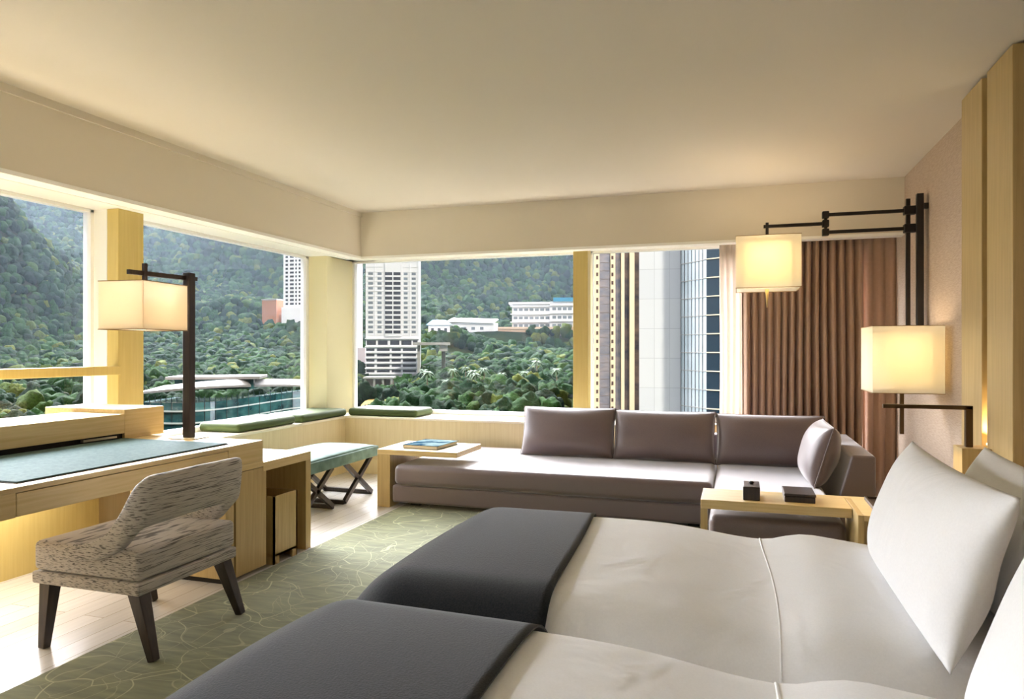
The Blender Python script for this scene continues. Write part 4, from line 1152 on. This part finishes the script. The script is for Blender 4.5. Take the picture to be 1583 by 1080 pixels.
# high-rise offices on the right
CREAMT = mat('cream_stone', srgb(232, 214, 180), 0.8, 0.2)
DKT = mat('dark_tower_glass', srgb(70, 60, 56), 0.15, 0.7); noise_col(DKT, srgb(48, 46, 52), srgb(112, 92, 78), (.25, .25, .5), 1.0, 5, 0.35, 0.7)
M7 = frame_M(22, 150, 0, 0)
def X7(px): return (px - 791.5) / 1087 * 150 - 22
t7 = thing('striped_tower', 'dark glass high-rise with cream vertical piers, right of the back pier', 'building', M7.translation)
obj('glass_shaft', wbox(M7, X7(905), X7(992), 0.4, 12, -60, 42), DKT, t7)
for a, b in ((917, 926.5), (943.5, 951), (960, 965), (973, 980.5)):
    obj('pier', wbox(M7, X7(a), X7(b), -0.3, 0.5, -60, 42), CREAMT, t7)
windows(t7, M7, [X7(923), X7(946.5)], [-13 + 1.78 * k for k in range(22)], 0.42, 0.75, -0.32, mat('pier_slot', srgb(84, 60, 50), 0.6), 60, nm='slot_window')
bm = bmesh.new()
for k in range(24): bm_box(bm, X7(927), X7(943), 0.3, 0.42, -14 + 1.78 * k, -13.9 + 1.78 * k, M=M7)
obj('floor_lines', bm, mat('bronze_floor_line', srgb(120, 104, 96), 0.4), t7)

PANELW = mat('white_tower_panel', srgb(244, 245, 250), 0.35, 0.5)
br = nn(PANELW, 'ShaderNodeTexBrick'); br.offset = 0.0; br.inputs['Scale'].default_value = 1.0; br.inputs['Brick Width'].default_value = 2.2; br.inputs['Row Height'].default_value = 4.4
br.inputs['Mortar Size'].default_value = 0.035; br.inputs['Color1'].default_value = srgb(246, 247, 250); br.inputs['Color2'].default_value = srgb(240, 242, 247); br.inputs['Mortar'].default_value = srgb(214, 216, 220)
sp = nn(PANELW, 'ShaderNodeTexCoord'); sx = nn(PANELW, 'ShaderNodeSeparateXYZ'); cx_ = nn(PANELW, 'ShaderNodeCombineXYZ')
ln(PANELW, sp.outputs['Object'], sx.inputs[0]); ln(PANELW, sx.outputs['X'], cx_.inputs['X']); ln(PANELW, sx.outputs['Z'], cx_.inputs['Y']); ln(PANELW, cx_.outputs[0], br.inputs['Vector'])
ln(PANELW, br.outputs['Color'], bsdf(PANELW).inputs['Base Color'])
M8 = frame_M(18.98, 105, 0, -math.atan(18.98 / 105))
t8 = thing('office_tower', 'high-rise clad in smooth white panels with a glass flank', 'building', M8.translation)
obj('panel_wall', wbox(M8, 0, 6.12, 0, 14, -60, 42), PANELW, t8)
GREYG = mat('grey_curtain_wall', srgb(150, 162, 164), 0.35, 0.5); noise_col(GREYG, srgb(150, 164, 168), srgb(184, 192, 194), (.1, .1, .15), 1.0, 2, 0.35, 0.7)
NAVYG = mat('navy_curtain_wall', srgb(36, 54, 66), 0.1, 0.8)
MG = frame_M(25.0, 103.9, 0, math.radians(-70))
L1 = 6.2
obj('glass_flank', wbox(MG, 0, L1, 0, 5, -60, 42), GREYG, t8)
bm = bmesh.new()
for k in range(7): bm_box(bm, L1 * k / 7 - 0.03, L1 * k / 7 + 0.03, -0.08, 0.02, -60, 60, M=MG)
obj('flank_mullions', bm, mat('thin_mullion', srgb(110, 112, 112), 0.5), t8)
bm = bmesh.new()
for k in range(24): bm_box(bm, 0, L1, -0.1, 0.02, -20 + 2.6 * k, -19.9 + 2.6 * k, M=MG)
obj('flank_floor_lines', bm, CONCR, t8)
e2 = MG @ Vector((L1, 0, 0))
MN = Matrix.Translation(e2) @ Matrix.Rotation(YAW + math.radians(-50), 4, 'Z')
obj('navy_bay', wbox(MN, 0, 7, 0, 6, -60, 42), NAVYG, t8)
bm = bmesh.new()
for k in range(24): bm_box(bm, 0, 7, -0.1, 0.02, -20 + 2.6 * k, -19.86 + 2.6 * k, M=MN)
obj('bay_floor_lines', bm, CREAMT, t8)

# thin bluish haze filling the valley
HZ = bpy.data.materials.new('valley_haze'); HZ.use_nodes = True
nt = HZ.node_tree; nt.nodes.remove(nt.nodes['Principled BSDF'])
vs_ = nt.nodes.new('ShaderNodeVolumeScatter'); vs_.inputs['Color'].default_value = (0.66, 0.83, 1.0, 1); vs_.inputs['Density'].default_value = 0.00011; vs_.inputs['Anisotropy'].default_value = 0.3
nt.links.new(vs_.outputs[0], nt.nodes['Material Output'].inputs['Volume'])
bm = bmesh.new()
cs = [SW(s_, w_, z_) for z_ in (-60, 330) for s_, w_ in ((-1300, 165), (600, 165), (600, 1240), (-1300, 1240))]
v = [bm.verts.new(c) for c in cs]
for f in ((0, 1, 2, 3), (7, 6, 5, 4), (0, 4, 5, 1), (1, 5, 6, 2), (2, 6, 7, 3), (3, 7, 4, 0)): bm.faces.new([v[i] for i in f])
tag(obj('haze', bm, HZ), 'thin bluish haze hanging in the valley', 'haze', None, 'stuff')
